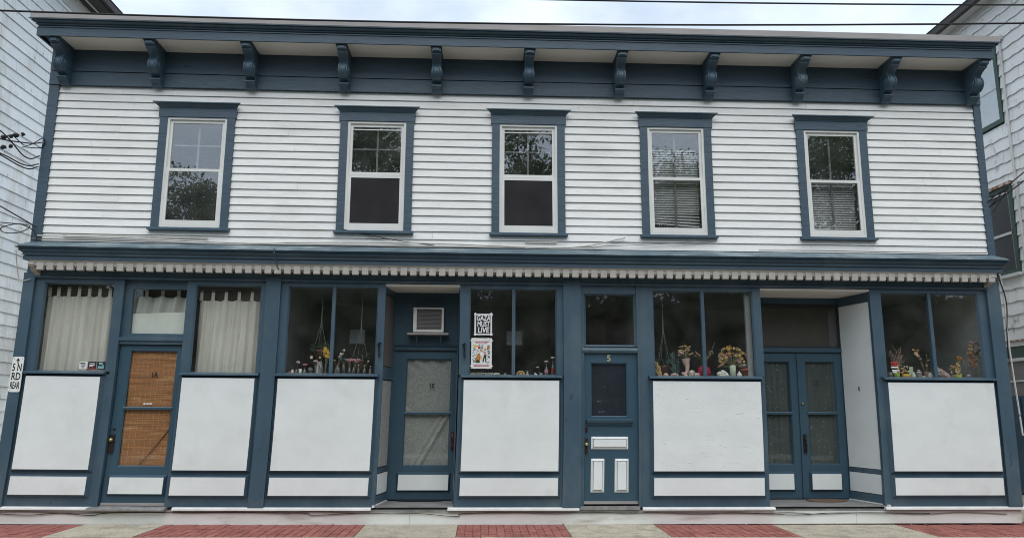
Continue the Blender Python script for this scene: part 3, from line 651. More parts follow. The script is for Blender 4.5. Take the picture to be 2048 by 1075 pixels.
# ---- clapboards
wins = [(-4.712, -3.636), (-2.112, -1.039), (.113, 1.187), (2.31, 3.382), (4.674, 5.749)]
zr = 3.79; hh = .1166; nrow = 20
def board(x0, x1, z0, z1):
    n = max(2, int((x1-x0)/.22)); vs = []; fs = []
    ph = random.uniform(0, 50)
    for i in range(n+1):
        x = x0+(x1-x0)*i/n; j = .0028*mnoise.noise((x*1.1+ph, 0, z0)); j2 = .003*mnoise.noise((x*.9+ph, 3, z0))
        vs += [(x, -.0195+j2, z0+j), (x, -.013+j2, z0+.001+j), (x, .010, z1+.012), (x, .002, z1+.012), (x, -.020+j2, z0+.003+j)]
    for i in range(n):
        a = i*5
        for p, q in ((0, 1), (1, 2), (2, 3), (3, 4), (4, 0)): fs.append((a+p, a+q, a+5+q, a+5+p))
    fs.append((0, 4, 3, 2, 1)); e = n*5; fs.append((e, e+1, e+2, e+3, e+4))
    return build('clapboard', MB().add(vs, fs), 'siding', B)
for r in range(nrow):
    z0 = zr+r*hh; z1 = z0+hh
    spans = []
    if z1 > 4.05 and z0 < 5.70:
        e = [-6.20]+[v for w_ in wins for v in (w_[0]+.02, w_[1]-.02)]+[7.445]
        spans = [(e[i], e[i+1]) for i in range(0, len(e), 2)]
        ns_ = []
        for a, b in spans:
            if b-a > 1.5 and random.random() < .35: m_ = random.uniform(a+.5, b-.5); ns_ += [(a, m_-.001), (m_+.001, b)]
            else: ns_.append((a, b))
        spans = ns_
    else:
        cuts = sorted([-6.20, 7.445]+[random.uniform(-5.2+i*3.2, -3.6+i*3.2) for i in range(4)])
        spans = [(cuts[i]+.001, cuts[i+1]-.001) for i in range(len(cuts)-1)]
    for a, b in spans: board(a, b, z0, z1)
# sheathing behind boards, with window openings
shm = MB(); e = [-6.25]+[v for w_ in wins for v in (w_[0]+.03, w_[1]-.03)]+[7.50]
for i in range(0, len(e), 2): shm.box(e[i], e[i+1], .016, .05, 3.70, 6.12)
for w_ in wins: shm.box(w_[0]+.03, w_[1]-.03, .016, .05, 3.70, 4.0); shm.box(w_[0]+.03, w_[1]-.03, .016, .05, 5.70, 6.12)
build('sheathing', shm, 'wallsh', B)
for a, b in ((-6.335, -6.195), (7.44, 7.545)):
    build('corner_board', MB().box(a, b, -.036, .05, 3.70, 6.12), 'bluegrain', B)

# ---- upper windows
def upwin(i, x0, x1):
    z0, zt = 4.018, 5.665; cw = .112
    fx0, fx1 = x0+cw, x1-cw; fz0, fz1 = z0+.004, 5.662
    F = MB().fr(fx0, fx1, -.030, .05, fz0, fz1, .032, .032, .05, .03)
    W_ = build('window', F, 'vinyl', B)
    for a, b in ((x0, fx0), (fx1, x1)): build('side_casing', MB().box(a, b, -.042, .03, z0, zt), 'bluegrain', W_)
    build('head_casing', MB().box(x0-.018, x1+.018, -.048, .03, zt, 5.80), 'bluegrain', W_)
    build('head_moulding', MB().prism([(.02, 5.80), (-.055, 5.80), (-.06, 5.815), (-.075, 5.825), (-.10, 5.85), (-.125, 5.856), (-.125, 5.87), (.02, 5.882)], x0+.035, x1-.035, e0=1, e1=1), 'blue', W_)
    build('sill', MB().prism([(-.085, 3.972), (-.085, 4.005), (-.05, 4.018), (.02, 4.018), (.02, 3.972)], x0-.03, x1+.03), 'blue', W_)
    sx0, sx1 = fx0+.032, fx1-.032; mz = 4.872
    low = i in (1, 2); mb_ = mz-.045 if low else mz
    us = MB().fr(sx0, sx1, -.002, .03, mz-.018, fz1-.03, .040, .040, .042 if low else .038, .045); build('upper_sash', us, 'vinyl', W_)
    ls = MB().fr(sx0, sx1, -.022, .000, fz0+.05, mb_+.018, .042, .042, .055, .040); build('lower_sash', ls, 'vinyl', W_)
    if low: build('head_track', MB().box(sx0+.04, sx1-.04, -.01, .008, fz1-.125, fz1-.112), 'vinyl', W_)
    build('pane', MB().box(sx0+.038, sx1-.038, .012, .016, mz+.018, fz1-.073), 'glassup', W_)
    build('pane', MB().box(sx0+.040, sx1-.040, -.010, -.006, fz0+.10, mb_-.02), 'glassup', W_)
    xm = (x0+x1)/2
    mm = MB().box(xm-.013, xm+.013, .075, .095, fz0+.08, fz1-.06)
    mm.box(sx0+.03, sx1-.03, .073, .097, mz-.03, mz+.02)
    if i in (0, 1, 2): mm.box(sx0+.03, sx1-.03, .076, .094, 5.26, 5.28)
    build('inner_muntin', mm, 'old' if i < 3 else 'acg', W_)
    if low: build('insect_screen', MB().box(sx0+.036, sx1-.036, -.016, -.0145, fz0+.09, mb_-.01), 'screen', W_)
    if i == 0: build('insect_screen', MB().box(sx0+.036, sx1-.036, .03, .033, fz0+.09, mb_-.01), 'screen', W_)
    if i in (3, 4):
        z = fz0+(.20 if i == 3 else .08); k = 0
        while z < (fz1-.30 if i == 3 else 4.85):
            zz = z; tl = .0
            bl = MB().add([(sx0+.03, .125, z), (sx1-.03, .125, z-(.05*(1-(k/4)) if i == 3 and k < 4 else 0)), (sx1-.03, .150, z+.033-(.05*(1-(k/4)) if i == 3 and k < 4 else 0)), (sx0+.03, .150, z+.033)], [(0, 1, 2, 3)])
            o = build('blind_slat', bl, 'blind', W_); z += .036; k += 1
for i, (a, b) in enumerate(wins): upwin(i, a, b)

# ---- main cornice
build('frieze_board', MB().box(-6.335, 7.545, -.052, .05, 6.118, 6.321), 'bluegrain', B)
build('frieze_board', MB().box(-6.335, 7.545, -.058, .05, 6.332, 6.70), 'bluegrain', B)
FLx, FRx = -6.315, 7.475; OV = -.50
bx = [-6.13+1.354*i for i in range(11)]
e = [FLx+.02]+bx+[FRx-.02]
for i in range(12):
    a, b = e[i], e[i+1]
    if b-a > .3: build('soffit_panel', MB().box(a+.002, b-.002, OV+.01, -.05, 6.665, 6.68), 'soffit', B)
build('roof_deck', MB().box(FLx+.01, FRx-.01, OV+.01, .05, 6.69, 6.86), 'bluegrain', B)
build('fascia_board', MB().box(FLx, FRx, OV-.012, OV+.012, 6.645, 6.765), 'bluegrain', B)
for a, b in ((FLx-.0, FLx+.022), (FRx-.022, FRx)): build('fascia_board', MB().box(a, b, OV+.012, -.0, 6.645, 6.765), 'bluegrain', B)
build('crown_moulding', MB().prism([(OV+.02, 6.766), (OV-.024, 6.766), (OV-.024, 6.780), (OV-.012, 6.783), (OV-.012, 6.792), (OV-.040, 6.794), (OV-.044, 6.803), (OV-.030, 6.806), (OV-.034, 6.814), (OV-.062, 6.822), (OV-.082, 6.836), (OV-.086, 6.842), (OV-.072, 6.843), (OV-.072, 6.848), (OV-.108, 6.849), (OV-.108, 6.860), (OV+.02, 6.860)], FLx+.53, FRx-.53, e0=1, e1=1), 'blue', B)
build('roof_edge', MB().prism([(OV-.09, 6.859), (OV-.112, 6.862), (OV-.108, 6.952), (OV-.06, 6.965), (OV+.6, 6.97), (OV+.6, 6.859)], FLx-.055, FRx+.055), 'edge', B, wiggle=.001)
# bracket
def bracket_meshes():
    def arc(cy, cz, r, a0, a1, n): return [(cy+r*math.cos(R(a0+(a1-a0)*i/n)), cz+r*math.sin(R(a0+(a1-a0)*i/n))) for i in range(n+1)]
    T = 6.664-6.1
    prof = [(0, 0), (0, T), (-.415, T), (-.415, T-.078), (-.372, T-.084), (-.372, T-.110), (-.345, T-.116)]
    prof += [(-.30, T-.130), (-.25, T-.150), (-.222, T-.178), (-.212, T-.205)]
    prof += arc(-.150, T-.300, .118, 130, 258, 9)
    prof += [(-.115, T-.425), (-.088, T-.440), (-.080, T-.462), (-.132, T-.470), (-.132, T-.492), (-.085, T-.520), (-.062, T-.548), (-.045, 0.0)]
    # drop duplicate floor points, keep order
    return prof, T
pf, T_ = bracket_meshes()
root = None
bw2 = .066
core = MB().prism([(y, z) for y, z in pf], -bw2, bw2, 9)
coreo = build('bracket', core, 'blue', B, warp=False, origin=(0, 0, 0))
kids = []
for s_ in (-1, 1):
    for rr, ex in ((.085, .010), (.055, .018)):
        disc = MB(); vs = []; n = 16; cx0 = s_*(bw2-.001); cx1 = s_*(bw2+ex)
        for k in range(n): a = 2*math.pi*k/n; vs.append((cx0, -.150+rr*math.cos(a), T_-.300+rr*math.sin(a)))
        for k in range(n): a = 2*math.pi*k/n; vs.append((cx1, -.150+rr*.93*math.cos(a), T_-.300+rr*.93*math.sin(a)))
        disc.add(vs, [(k, (k+1) % n, (k+1) % n+n, k+n) for k in range(n)]+[tuple(range(n, 2*n))])
        kids.append(build('scroll', disc, 'blue', coreo, warp=False, origin=(0, 0, 0)))
for q in ((-bw2-.014, bw2+.014, -.425, 0, T_-.028, T_-.002), (-.045, .045, -.428, -.41, T_-.072, T_-.036), (-bw2-.006, bw2+.006, -.140, 0, T_-.490, T_-.474)):
    kids.append(build('bracket_cap', MB().box(*q), 'blue', coreo, warp=False, origin=(0, 0, 0)))
for off in (-.042, .042):
    pts = [(-.150+.121*math.cos(R(a)), T_-.300+.121*math.sin(R(a))) for a in range(128, 263, 15)]
    kids.append(build('bead', MB().tube([(off, y, z) for y, z in pts], .008, 5), 'blue', coreo, warp=False, origin=(0, 0, 0)))
for i, x in enumerate(bx):
    x = x+(.035 if i == 0 else 0)-(.03 if i == 10 else 0)
    p = Vector(settle(x, -.052, 6.1))
    if i == 0: coreo.location = p
    else:
        c = coreo.copy(); sc.collection.objects.link(c); c.parent = B; c.location = p
        for k in kids: d = k.copy(); sc.collection.objects.link(d); d.parent = c; d.location = k.location
for k in kids: k.location = (0, 0, 0)
for o in sc.objects:
    if o.parent and o.parent.name.startswith('bracket') and o.name.split('.')[0] in ('scroll', 'bracket_cap', 'bead'): o.location = (0, 0, 0)

# ---- things visible inside: pale jamb beside window E
build('interior_jamb', MB().box(3.80, 3.88, .09, .14, 1.99, 3.19), 'old', B)

# ================================================================== WINDOW DISPLAY OBJECTS
SZ = 1.986
def col(name, c, c2=None, rough=.6, **k):
    MT[name] = mat(name, c, c2, (25, 25, 25), rough=rough, **k); return name
for n_, c_, c2_ in (('pink_petal', (.72, .28, .30), (.55, .16, .20)), ('blush_petal', (.75, .58, .55), (.65, .42, .42)), ('cream_petal', (.72, .68, .55), (.6, .52, .38)),
                    ('yellow_petal', (.80, .52, .06), (.70, .36, .03)), ('amber_petal', (.50, .24, .06), (.36, .14, .03)), ('dried_petal', (.38, .26, .16), (.26, .16, .09)),
                    ('straw_petal', (.62, .45, .22), (.45, .28, .12)), ('mauve_petal', (.42, .28, .28), (.3, .18, .19)), ('green_leaf_small', (.06, .13, .06), (.03, .07, .04)),
                    ('teal_leaf', (.10, .20, .17), (.06, .12, .11)), ('stem', (.22, .20, .10), (.14, .13, .07)), ('twig', (.36, .26, .18), (.22, .15, .10)),
                    ('terracotta', (.34, .12, .075), (.26, .09, .055)), ('dim_pot', (.20, .10, .07), (.15, .08, .055)), ('ceramic_white', (.74, .74, .68), (.66, .65, .58)), ('ceramic_pink', (.70, .50, .45), (.64, .43, .39)),
                    ('ceramic_celadon', (.52, .60, .46), (.46, .54, .40)), ('ruby', (.42, .015, .06), (.30, .01, .04)), ('shell', (.66, .63, .54), (.45, .42, .34)), ('rockp', (.56, .44, .40), (.30, .20, .18)),
                    ('lime', (.34, .48, .07), (.25, .38, .05)), ('macrame', (.26, .27, .24), (.18, .19, .17)), ('smoke', (.20, .19, .18), (.13, .12, .12)), ('mauvejar', (.25, .14, .13), (.18, .10, .10)),
                    ('cactus', (.36, .36, .32), (.22, .25, .2)), ('rosep', (.62, .33, .36), (.5, .25, .28)), ('redlabel', (.45, .03, .03), (.4, .03, .03)), ('pinklabel', (.62, .30, .38), (.5, .2, .3)), ('blackjar', (.02, .025, .025), (.03, .03, .03))):
    col(n_, c_, c2_)
MT['clear'] = glass('clear_bottle_glass', 1.75, (.72, .74, .70), .02, dirt=.25)
MT['amberg'] = glass('tinted_bottle_glass', 1.7, (.55, .50, .44), .02, dirt=.2)
def P3(x, y, z): return settle(x, y, z)
def bottle_prof(h, r, neck=.35, nr=.35):
    return [(0.001, 0), (r*.95, 0), (r, h*.05), (r, h*(.62-neck*.3)), (r*.75, h*(.72-neck*.2)), (r*nr, h*.82), (r*nr, h*.97), (r*nr*1.2, h*.98), (r*nr*1.2, h)]
def stemflower(root, x, y, z0, z1, lean, head, r, m, n=1, kind='pom'):
    tip = (x+lean, y, z1)
    build('stem', MB().tube([P3(x, y, z0), P3(x+lean*.4, y, (z0+z1)/2), P3(*tip)], .0028, 5), 'stem', root, warp=False)
    hb = MB(); c = P3(*tip)
    if kind == 'pom':
        for k in range(10):
            a = random.uniform(0, 6.28); q = random.uniform(0, r*.7); hb.blob((c[0]+q*math.cos(a), c[1]+q*math.sin(a)*.8, c[2]+random.uniform(-r*.3, r*.35)), r*.42, 6, 4, .25, (1, 1, .7))
    elif kind == 'disc': hb.blob(c, r, 12, 6, .1, (1, 1, .38))
    elif kind == 'petals':
        for k in range(9):
            a = 6.28*k/9; p = Vector(c); d = Vector((math.cos(a), -.3, math.sin(a))); s2 = Vector((-math.sin(a), 0, math.cos(a)))
            hb.add([p, p+d*r*.6+s2*r*.3, p+d*r, p+d*r*.6-s2*r*.3], [(0, 1, 2, 3)])
        hb.blob(c, r*.3, 7, 5, .1)
    return build(head, hb, m, root, warp=False)
def vase(label, x, h, r, m='clear', prof=None, y=.15, cat='bottle', group='small bottles and blooms on the window sills', name='bottle', flowers=(), lab=None):
    root = empty(name, P3(x, y, SZ), label, cat, group)
    c = P3(x, y, SZ)
    build('body', MB().lathe(prof or bottle_prof(h, r), c), m, root, warp=False, origin=c)
    if lab: build('label_band', MB().lathe([(r*1.02, h*.28), (r*1.03, h*.29), (r*1.03, h*.52), (r*1.02, h*.53)], c), lab, root, warp=False)
    for fl in flowers: stemflower(root, x+fl.get('dx', 0), y, SZ+h*.3, SZ+fl['z'], fl.get('lean', 0), 'bloom', fl['r'], fl['m'], kind=fl.get('k', 'pom'))
    return root
def lump(label, x, r, m, name='stone', y=.13, sz=(1, 1, .7), cat='stone', jit=.12, group='stones and shells on the window sills', n=9):
    c = P3(x, y, SZ+r*sz[2]*.93); o = build(name, MB().blob(c, r, n, 7, jit, sz), m, warp=False, smooth=False); tag(o, label, cat, group); return o
# --- window C (left of the recessed door)
cup = lambda h, r: [(0.001, 0), (r*.7, 0), (r*.75, h*.1), (r, h), (r*.93, h), (r*.66, h*.12), (0.001, h*.1)]
vase('low rusty dish at the left end of the sill beside the second pilaster', -2.70, .035, .035, 'terracotta', cup(.04, .04), cat='dish', name='dish')
vase('tiny white votive beside the rusty dish', -2.655, .06, .018, 'ceramic_white', cup(.06, .02), cat='cup', name='cup')
vase('tiny bud vase with one pale pink bloom, leftmost bloom on the sill', -2.60, .075, .022, 'clear', flowers=[dict(z=.17, r=.034, m='blush_petal', lean=.02)], name='bud_vase', cat='vase')
vase('small white glass cup between the two pink bud vases', -2.545, .075, .024, 'ceramic_white', cup(.075, .024), cat='cup', name='cup')
vase('bud vase with a flat deep pink bloom, second bloom from the left', -2.485, .085, .024, 'clear', flowers=[dict(z=.135, r=.036, m='pink_petal', k='disc')], name='bud_vase', cat='vase')
vase('clear glass mushroom ornament beside the deep pink bloom', -2.405, .09, .035, 'clear', [(.001, 0), (.022, 0), (.016, .05), (.038, .055), (.036, .08), (.015, .10), (.001, .10)], cat='ornament', name='glass_mushroom')
vase('tall glass tube with two cream pom blooms', -2.335, .17, .012, 'clear', flowers=[dict(z=.235, r=.038, m='cream_petal', lean=-.06), dict(z=.185, r=.036, m='blush_petal', lean=.0, k='disc')], name='bud_vase', cat='vase')
r_ = empty('number_card', P3(-2.30, .2, SZ+.08), 'white card with a black numeral propped behind the clear bottle', 'card'); build('sheet', MB().box(-2.335, -2.265, .2, .204, SZ+.0, SZ+.18), 'paper', r_)
text('numeral', '2', .07, -2.292, .197, SZ+.10, 'ink', r_)
vase('clear bottle with a drooping cream bud in front of the number card', -2.26, .19, .034, 'clear', flowers=[dict(z=.235, r=.022, m='cream_petal', lean=-.025)])
vase('tall glass tube with a bunch of yellow and amber blooms', -2.195, .20, .014, 'clear', flowers=[dict(z=.30+random.uniform(-.06, .09), r=.024, m=random.choice(['yellow_petal', 'yellow_petal', 'amber_petal']), lean=random.uniform(-.045, .045), k='petals') for _ in range(11)], name='bud_vase', cat='vase')
vase('squat clear bottle with nodding cream dried heads right of the mullion', -2.03, .15, .042, 'clear', flowers=[dict(z=.34, r=.028, m='ceramic_white', lean=.08), dict(z=.28, r=.040, m='cream_petal', lean=.04), dict(z=.25, r=.030, m='shell', lean=.02), dict(z=.20, r=.022, m='straw_petal', lean=-.05)])
vase('slender dark bottle holding teal leaves', -1.945, .18, .026, 'amberg', flowers=[dict(z=.215, r=.03, m='teal_leaf', lean=-.04), dict(z=.21, r=.03, m='teal_leaf', lean=.02), dict(z=.23, r=.022, m='teal_leaf')])
for dx, ln, lb in ((-1.862, -.03, 'left one of two glass jars of pink carnations'), (-1.805, .015, 'right one of two glass jars of pink carnations')):
    vase(lb, dx, .12, .027, 'clear', flowers=[dict(z=.20, r=.036, m='rosep', lean=ln), dict(z=.21, r=.034, m='rosep', lean=ln+.05), dict(z=.185, r=.026, m='pink_petal', lean=ln+.02)], name='glass_jar', cat='jar')
vase('little bottle with a white ball stopper beside the carnations', -1.738, .12, .020, 'clear', flowers=[dict(z=.135, r=.014, m='ceramic_white')])
vase('little brown bottle with a yellowish stopper, second from the right end', -1.655, .11, .026, 'amberg', flowers=[dict(z=.125, r=.016, m='cream_petal'), dict(z=.19, r=.02, m='cream_petal', lean=.05)])
vase('smallest bottle at the right end of the sill before the recessed door', -1.575, .115, .018, 'clear', flowers=[dict(z=.12, r=.013, m='cream_petal')])
def leafspray(mb, c, n, R_, ln, wd, up_=.5):
    for _ in range(n):
        a = random.uniform(0, 6.28); e_ = random.uniform(-.2, 1)*up_+random.uniform(-.2, .5)
        d = Vector((math.cos(a), math.sin(a)*.6, e_)).normalized(); p = Vector(c)+d*random.uniform(0, R_); s2 = d.cross(Vector((random.random(), random.random(), random.random()))).normalized()*wd
        mb.add([p, p+d*ln*.5+s2, p+d*ln, p+d*ln*.5-s2], [(0, 1, 2, 3)])
    return mb
def hanger(x, y, ztop, zpot, label, pot=True, pr=.055, m='dim_pot', spread=.09, leaf='green_leaf_small', nl=60):
    r = empty('hanging_planter', P3(x, y, zpot), label, 'planter')
    for k in range(4):
        a = .4+k*1.57; q = (x+math.cos(a)*spread, y+math.sin(a)*spread*.6, zpot+.12)
        build('cord', MB().tube([P3(x, y, ztop), P3(x+math.cos(a)*.008, y, ztop-(ztop-zpot)*.45), P3(*q), P3(x+math.cos(a)*.03, y+math.sin(a)*.02, zpot-.02)], .0035, 5), 'macrame', r, warp=False)
    c = P3(x, y, zpot)
    build('pot', MB().lathe([(.001, 0), (pr*.72, 0), (pr, .095), (pr*1.12, .10), (pr*1.12, .125), (pr*.95, .125)], c), m, r, warp=False)
    build('foliage', leafspray(MB(), (c[0], c[1], c[2]+.13), nl, .10, .08, .010), leaf, r, warp=False)
    return r
hanger(-2.33, .35, 3.1, 2.22, 'dark ferny plant in a macrame hanger behind the yellow blooms', nl=130, spread=.1)
hanger(-1.76, .38, 3.1, 2.08, 'macrame hanger of crossed cords at the right of the carnations', nl=40, spread=.12)
hanger(2.645, .32, 3.15, 2.03, 'macrame hanger holding a dim terracotta pot of grey succulents', nl=110, pr=.07, spread=.10, leaf='teal_leaf')
# --- window D
beads = empty('shell_garland', P3(-.03, .1, SZ), 'row of white shells and beads along the sill under the posters', 'garland')
for i in range(26):
    x = -.17+i*.0125; build('shell', MB().blob(P3(x, .1+random.uniform(-.012, .012), SZ+.018+(i % 2)*.014), .015, 6, 4, .3, (1, 1, 1)), 'shell', beads, warp=False)
lump('flat pale pebble at the right end of the shell row', .20, .045, 'shell', sz=(1.4, 1, .5), name='pebble')
lump('small mossy stone left of the mullion in the poster window', .325, .028, 'cactus'); lump('tiny white pebble against the mullion in the poster window', .385, .014, 'ceramic_white', name='pebble')
am = MB(); am.tube([P3(.545+.052*math.cos(math.pi*i/10), .13, SZ+.01+.052*math.sin(math.pi*i/10)) for i in range(11)], .014, 8); am.blob(P3(.545, .14, SZ+.02), .03, 8, 5, .1)
tag(build('arch_ornament', am, 'straw_petal', warp=False), 'beige arch shaped ornament right of the mullion in the poster window', 'ornament')
an = MB(); c = P3(.64, .13, SZ); an.blob((c[0], c[1], c[2]+.02), .022, 8, 6, .05, (1, .8, 1)); an.blob((c[0], c[1]-.005, c[2]+.047), .013, 8, 6, .05); an.tube([(c[0]-.006, c[1], c[2]+.055), (c[0]-.009, c[1], c[2]+.075)], .004, 5); an.tube([(c[0]+.006, c[1], c[2]+.055), (c[0]+.009, c[1], c[2]+.075)], .004, 5)
tag(build('rabbit_figurine', an, 'shell', warp=False), 'small pale long eared figurine next to the arch ornament', 'figurine')
lump('little grey pebble between the figurine and the white bird', .705, .017, 'smoke', name='pebble')
an = MB(); c = P3(.76, .13, SZ); an.blob((c[0], c[1], c[2]+.018), .018, 8, 6, .05, (1.3, .8, 1)); an.blob((c[0]-.014, c[1], c[2]+.04), .010, 8, 6, .05)
tag(build('bird_figurine', an, 'ceramic_white', warp=False), 'tiny white bird figurine on the sill of the poster window', 'figurine')
vase('low round glass with a leaning pale pink bloom', .835, .05, .030, 'clear', cup(.045, .03), flowers=[dict(z=.125, r=.026, m='blush_petal', lean=-.05, k='disc')], name='bud_vase', cat='vase')
vase('glass soda bottle with a pink label and a flat pink bloom', .912, .165, .027, 'clear', lab='pinklabel', flowers=[dict(z=.205, r=.033, m='blush_petal', k='disc')])
vase('taller soda bottle with a red and white label and a white bloom', 1.005, .20, .025, 'clear', lab='redlabel', flowers=[dict(z=.26, r=.034, m='cream_petal', k='disc')])
# posters
p1 = empty('poster', P3(.005, .026, 2.556), 'small black poster with white hand lettering GAZA MUST LIVE taped inside the window', 'poster')
build('sheet', MB().box(-.105, .118, .025, .029, 2.56, 2.84), 'ink', p1)
tp = MB(); tp.box(-.125, .14, .021, .025, 2.828, 2.85); tp.box(-.125, .14, .021, .025, 2.548, 2.568); tp.box(-.118, -.096, .0205, .0245, 2.54, 2.865); tp.box(.108, .13, .0205, .0245, 2.54, 2.865)
build('tape', tp, 'paper', p1)
for i, (t_, sx_) in enumerate((('GAZA', .68), ('MUST', .66), ('LIVE', .82))): text('lettering', t_, .105, .007, .022, 2.785-i*.085, 'paper', p1, sx=sx_, bold=.0035, depth=.001, shear=.1)
p2 = empty('poster', P3(-.013, .026, 2.075), 'white illustrated poster with a figure in dark trousers and orange shapes, under the black poster', 'poster')
build('sheet', MB().box(-.158, .132, .025, .029, 2.08, 2.505), 'paper', p2)
def tri_tape(a, b): return [(a, .0235, b)]
tp = MB()
for sx_, sz_ in ((-.155, 2.50), (.13, 2.50), (-.155, 2.085), (.13, 2.085)):
    q = 1 if sx_ > 0 else -1; w2 = 1 if sz_ > 2.3 else -1; tp.add([(sx_-q*.05, .0225, sz_+w2*.012), (sx_+q*.022, .0225, sz_-w2*.03), (sx_+q*.0, .0225, sz_-w2*.045), (sx_-q*.07, .0225, sz_)], [(0, 1, 2, 3)])
build('tape', tp, 'card', p2)
def flat(pts, m, nm='print'): return build(nm, MB().add([(-.013+a, .0235, 2.29+b) for a, b in pts], [tuple(range(len(pts)))]), m, p2)
def el(cx, cz, rx, rz, n=9): return [(cx+rx*math.cos(6.28*i/n), cz+rz*math.sin(6.28*i/n)) for i in range(n)]
flat([(.035, -.02), (.065, -.02), (.07, -.12), (.055, -.12), (.048, -.05), (.03, -.12), (.012, -.12)], 'ink'); flat([(.03, .03), (.068, .03), (.065, -.02), (.034, -.02)], 'rosep')
flat([(.03, .03), (-.03, .075), (-.035, .065), (.03, .01)], 'straw_petal'); flat(el(.05, .055, .014, .018), 'amber_petal'); flat(el(-.035, .085, .016, .02), 'redlabel')
flat([(-.075, -.07), (-.06, -.01), (-.03, .01), (-.01, -.04), (-.02, -.12), (-.06, -.11)], 'amber_petal'); flat([(-.09, -.12), (-.07, -.085), (-.04, -.10), (-.015, -.12), (-.05, -.135)], 'green_leaf_small')
flat(el(-.09, .10, .022, .022), 'yellow_petal'); flat(el(.095, .09, .02, .03), 'amber_petal')
flat([(-.008, -.06), (.008, -.02), (.01, -.10)], 'yellow_petal')
sq = MB()
for _ in range(150):
    a = random.choice([random.uniform(-.125, -.07), random.uniform(.075, .12), random.uniform(-.06, .02)]); b = random.uniform(-.13, .12) if abs(a+.02) > .045 else random.uniform(.02, .12)
    t = random.uniform(0, 3.1); l_ = random.uniform(.006, .014); a -= .013; b += 2.29
    sq.add([(a-l_*math.cos(t), .024, b-l_*math.sin(t)), (a+.004*math.sin(t), .024, b-.004*math.cos(t)), (a+l_*math.cos(t), .024, b+l_*math.sin(t)), (a-.004*math.sin(t), .024, b+.004*math.cos(t))], [(0, 1, 2, 3)])
build('leaf_print', sq, 'green_leaf_small', p2)['kind'] = 'stuff'
for z_, mm, w3 in ((2.455, 'redlabel', .20), (2.435, 'rosep', .16), (2.135, 'rosep', .22), (2.118, 'redlabel', .20)):
    sq = MB(); a = -.013-w3/2
    while a < -.013+w3/2: q = random.uniform(.006, .013); sq.box(a, a+q, .022, .0245, z_-random.uniform(.004, .009), z_+random.uniform(.003, .008)); a += q+.004
    build('faded_lettering', sq, mm, p2)['kind'] = 'stuff'
# pale framed boxes standing in for reflections in the shop glass
for x, lb in ((-1.95, 'pale box standing in for a reflection in the glass left of the recessed door'), (.50, 'pale box standing in for a reflection in the glass by the mullion of the poster window')):
    r = empty('reflection_box', P3(x, 1.2, 2.55), lb, 'reflection_box'); build('frame', MB().fr(x-.13, x+.13, 1.18, 1.22, 2.50, 2.74, .014, .014, .014, .014), 'acg', r); build('sheet', MB().box(x-.117, x+.117, 1.195, 1.21, 2.513, 2.727), 'shade', r)
# --- window E
cb = MB()
for _ in range(12): a = random.uniform(.5, 2.3); l_ = random.uniform(.08, .22); x = 2.49+random.uniform(-.02, .03); cb.tube([P3(x+.05, .14, SZ+.01), P3(x-math.cos(a)*l_*.4+.0, .14+random.uniform(-.03, .03), SZ+l_)], .006, 5, .015)
tag(build('dried_pods', cb, 'straw_petal', warp=False), 'orange dried pods leaning in the left corner of the fourth display window', 'dried plant')
lump('rounded pinkish stone, left one of the pair before the dim pot', 2.62, .036, 'ceramic_pink', sz=(1, 1, .75)); lump('bumpy pinkish stone, right one of the pair before the dim pot', 2.745, .045, 'ceramic_pink', sz=(1.2, 1, .6), jit=.2)
sp = empty('spiky_plant', P3(2.785, .22, SZ), 'dark green spiky plant between the hanging pot and the pink horn vase', 'plant')
spm = MB()
for k in range(6):
    x = 2.77+.02*k-.04; h_ = random.uniform(.18, .36); spm.tube([P3(x, .22, SZ), P3(x+random.uniform(-.03, .03), .22, SZ+h_)], .004, 5)
    for j in range(16): zz = SZ+h_*j/16; a = random.uniform(0, 6.28); spm.add([P3(x, .22, zz), P3(x+.03*math.cos(a), .22+.02*math.sin(a), zz+.03), P3(x+.008, .22, zz+.012)], [(0, 1, 2)])
build('foliage', spm, 'teal_leaf', sp, warp=False)
hv = empty('horn_vase', P3(2.915, .16, SZ), 'pink cornucopia horn vase with a bunch of dried pods', 'vase')
pts = [P3(2.862, .16, SZ+.075), P3(2.868, .16, SZ+.05), P3(2.892, .16, SZ+.045), P3(2.925, .16, SZ+.06), P3(2.94, .16, SZ+.10), P3(2.94, .16, SZ+.15), P3(2.928, .16, SZ+.20), P3(2.918, .16, SZ+.262)]
rads = [.012, .018, .020, .022, .026, .033, .045, .062]; hm = MB(); vs = []; fs = []
for i, p in enumerate(pts):
    d = (Vector(pts[min(i+1, 7)])-Vector(pts[max(i-1, 0)])).normalized(); a_ = Vector((0, 1, 0)); b_ = d.cross(a_).normalized()
    for k in range(14): t = 6.283*k/14; vs.append(Vector(p)+a_*math.cos(t)*rads[i]+b_*math.sin(t)*rads[i])
for i in range(7):
    for k in range(14): q = i*14+k; q2 = i*14+(k+1) % 14; fs.append((q, q2, q2+14, q+14))
fs.append(tuple(range(14))); hm.add(vs, fs); c = P3(2.915, .16, SZ); hm.lathe([(.001, 0), (.052, 0), (.048, .012), (.022, .03), (.018, .06), (.001, .065)], c)
build('horn', hm, 'ceramic_pink', hv, warp=False, smooth=True)
for _ in range(20):
    ln = random.uniform(-.09, .10); stemflower(hv, 2.918, .16, SZ+.25, SZ+random.uniform(.34, .47)-abs(ln)*.5, ln, 'pod', random.uniform(.020, .030), random.choice(['straw_petal', 'straw_petal', 'dried_petal', 'blush_petal']))
lump('knobbly pale green shell beside the foot of the horn vase', 2.995, .046, 'shell', sz=(1, .8, 1.1), jit=.28, name='shell', cat='shell'); lump('low mottled shell beside the ruby vase', 3.075, .042, 'ceramic_pink', sz=(1, .8, .7), jit=.2, name='shell', cat='shell')
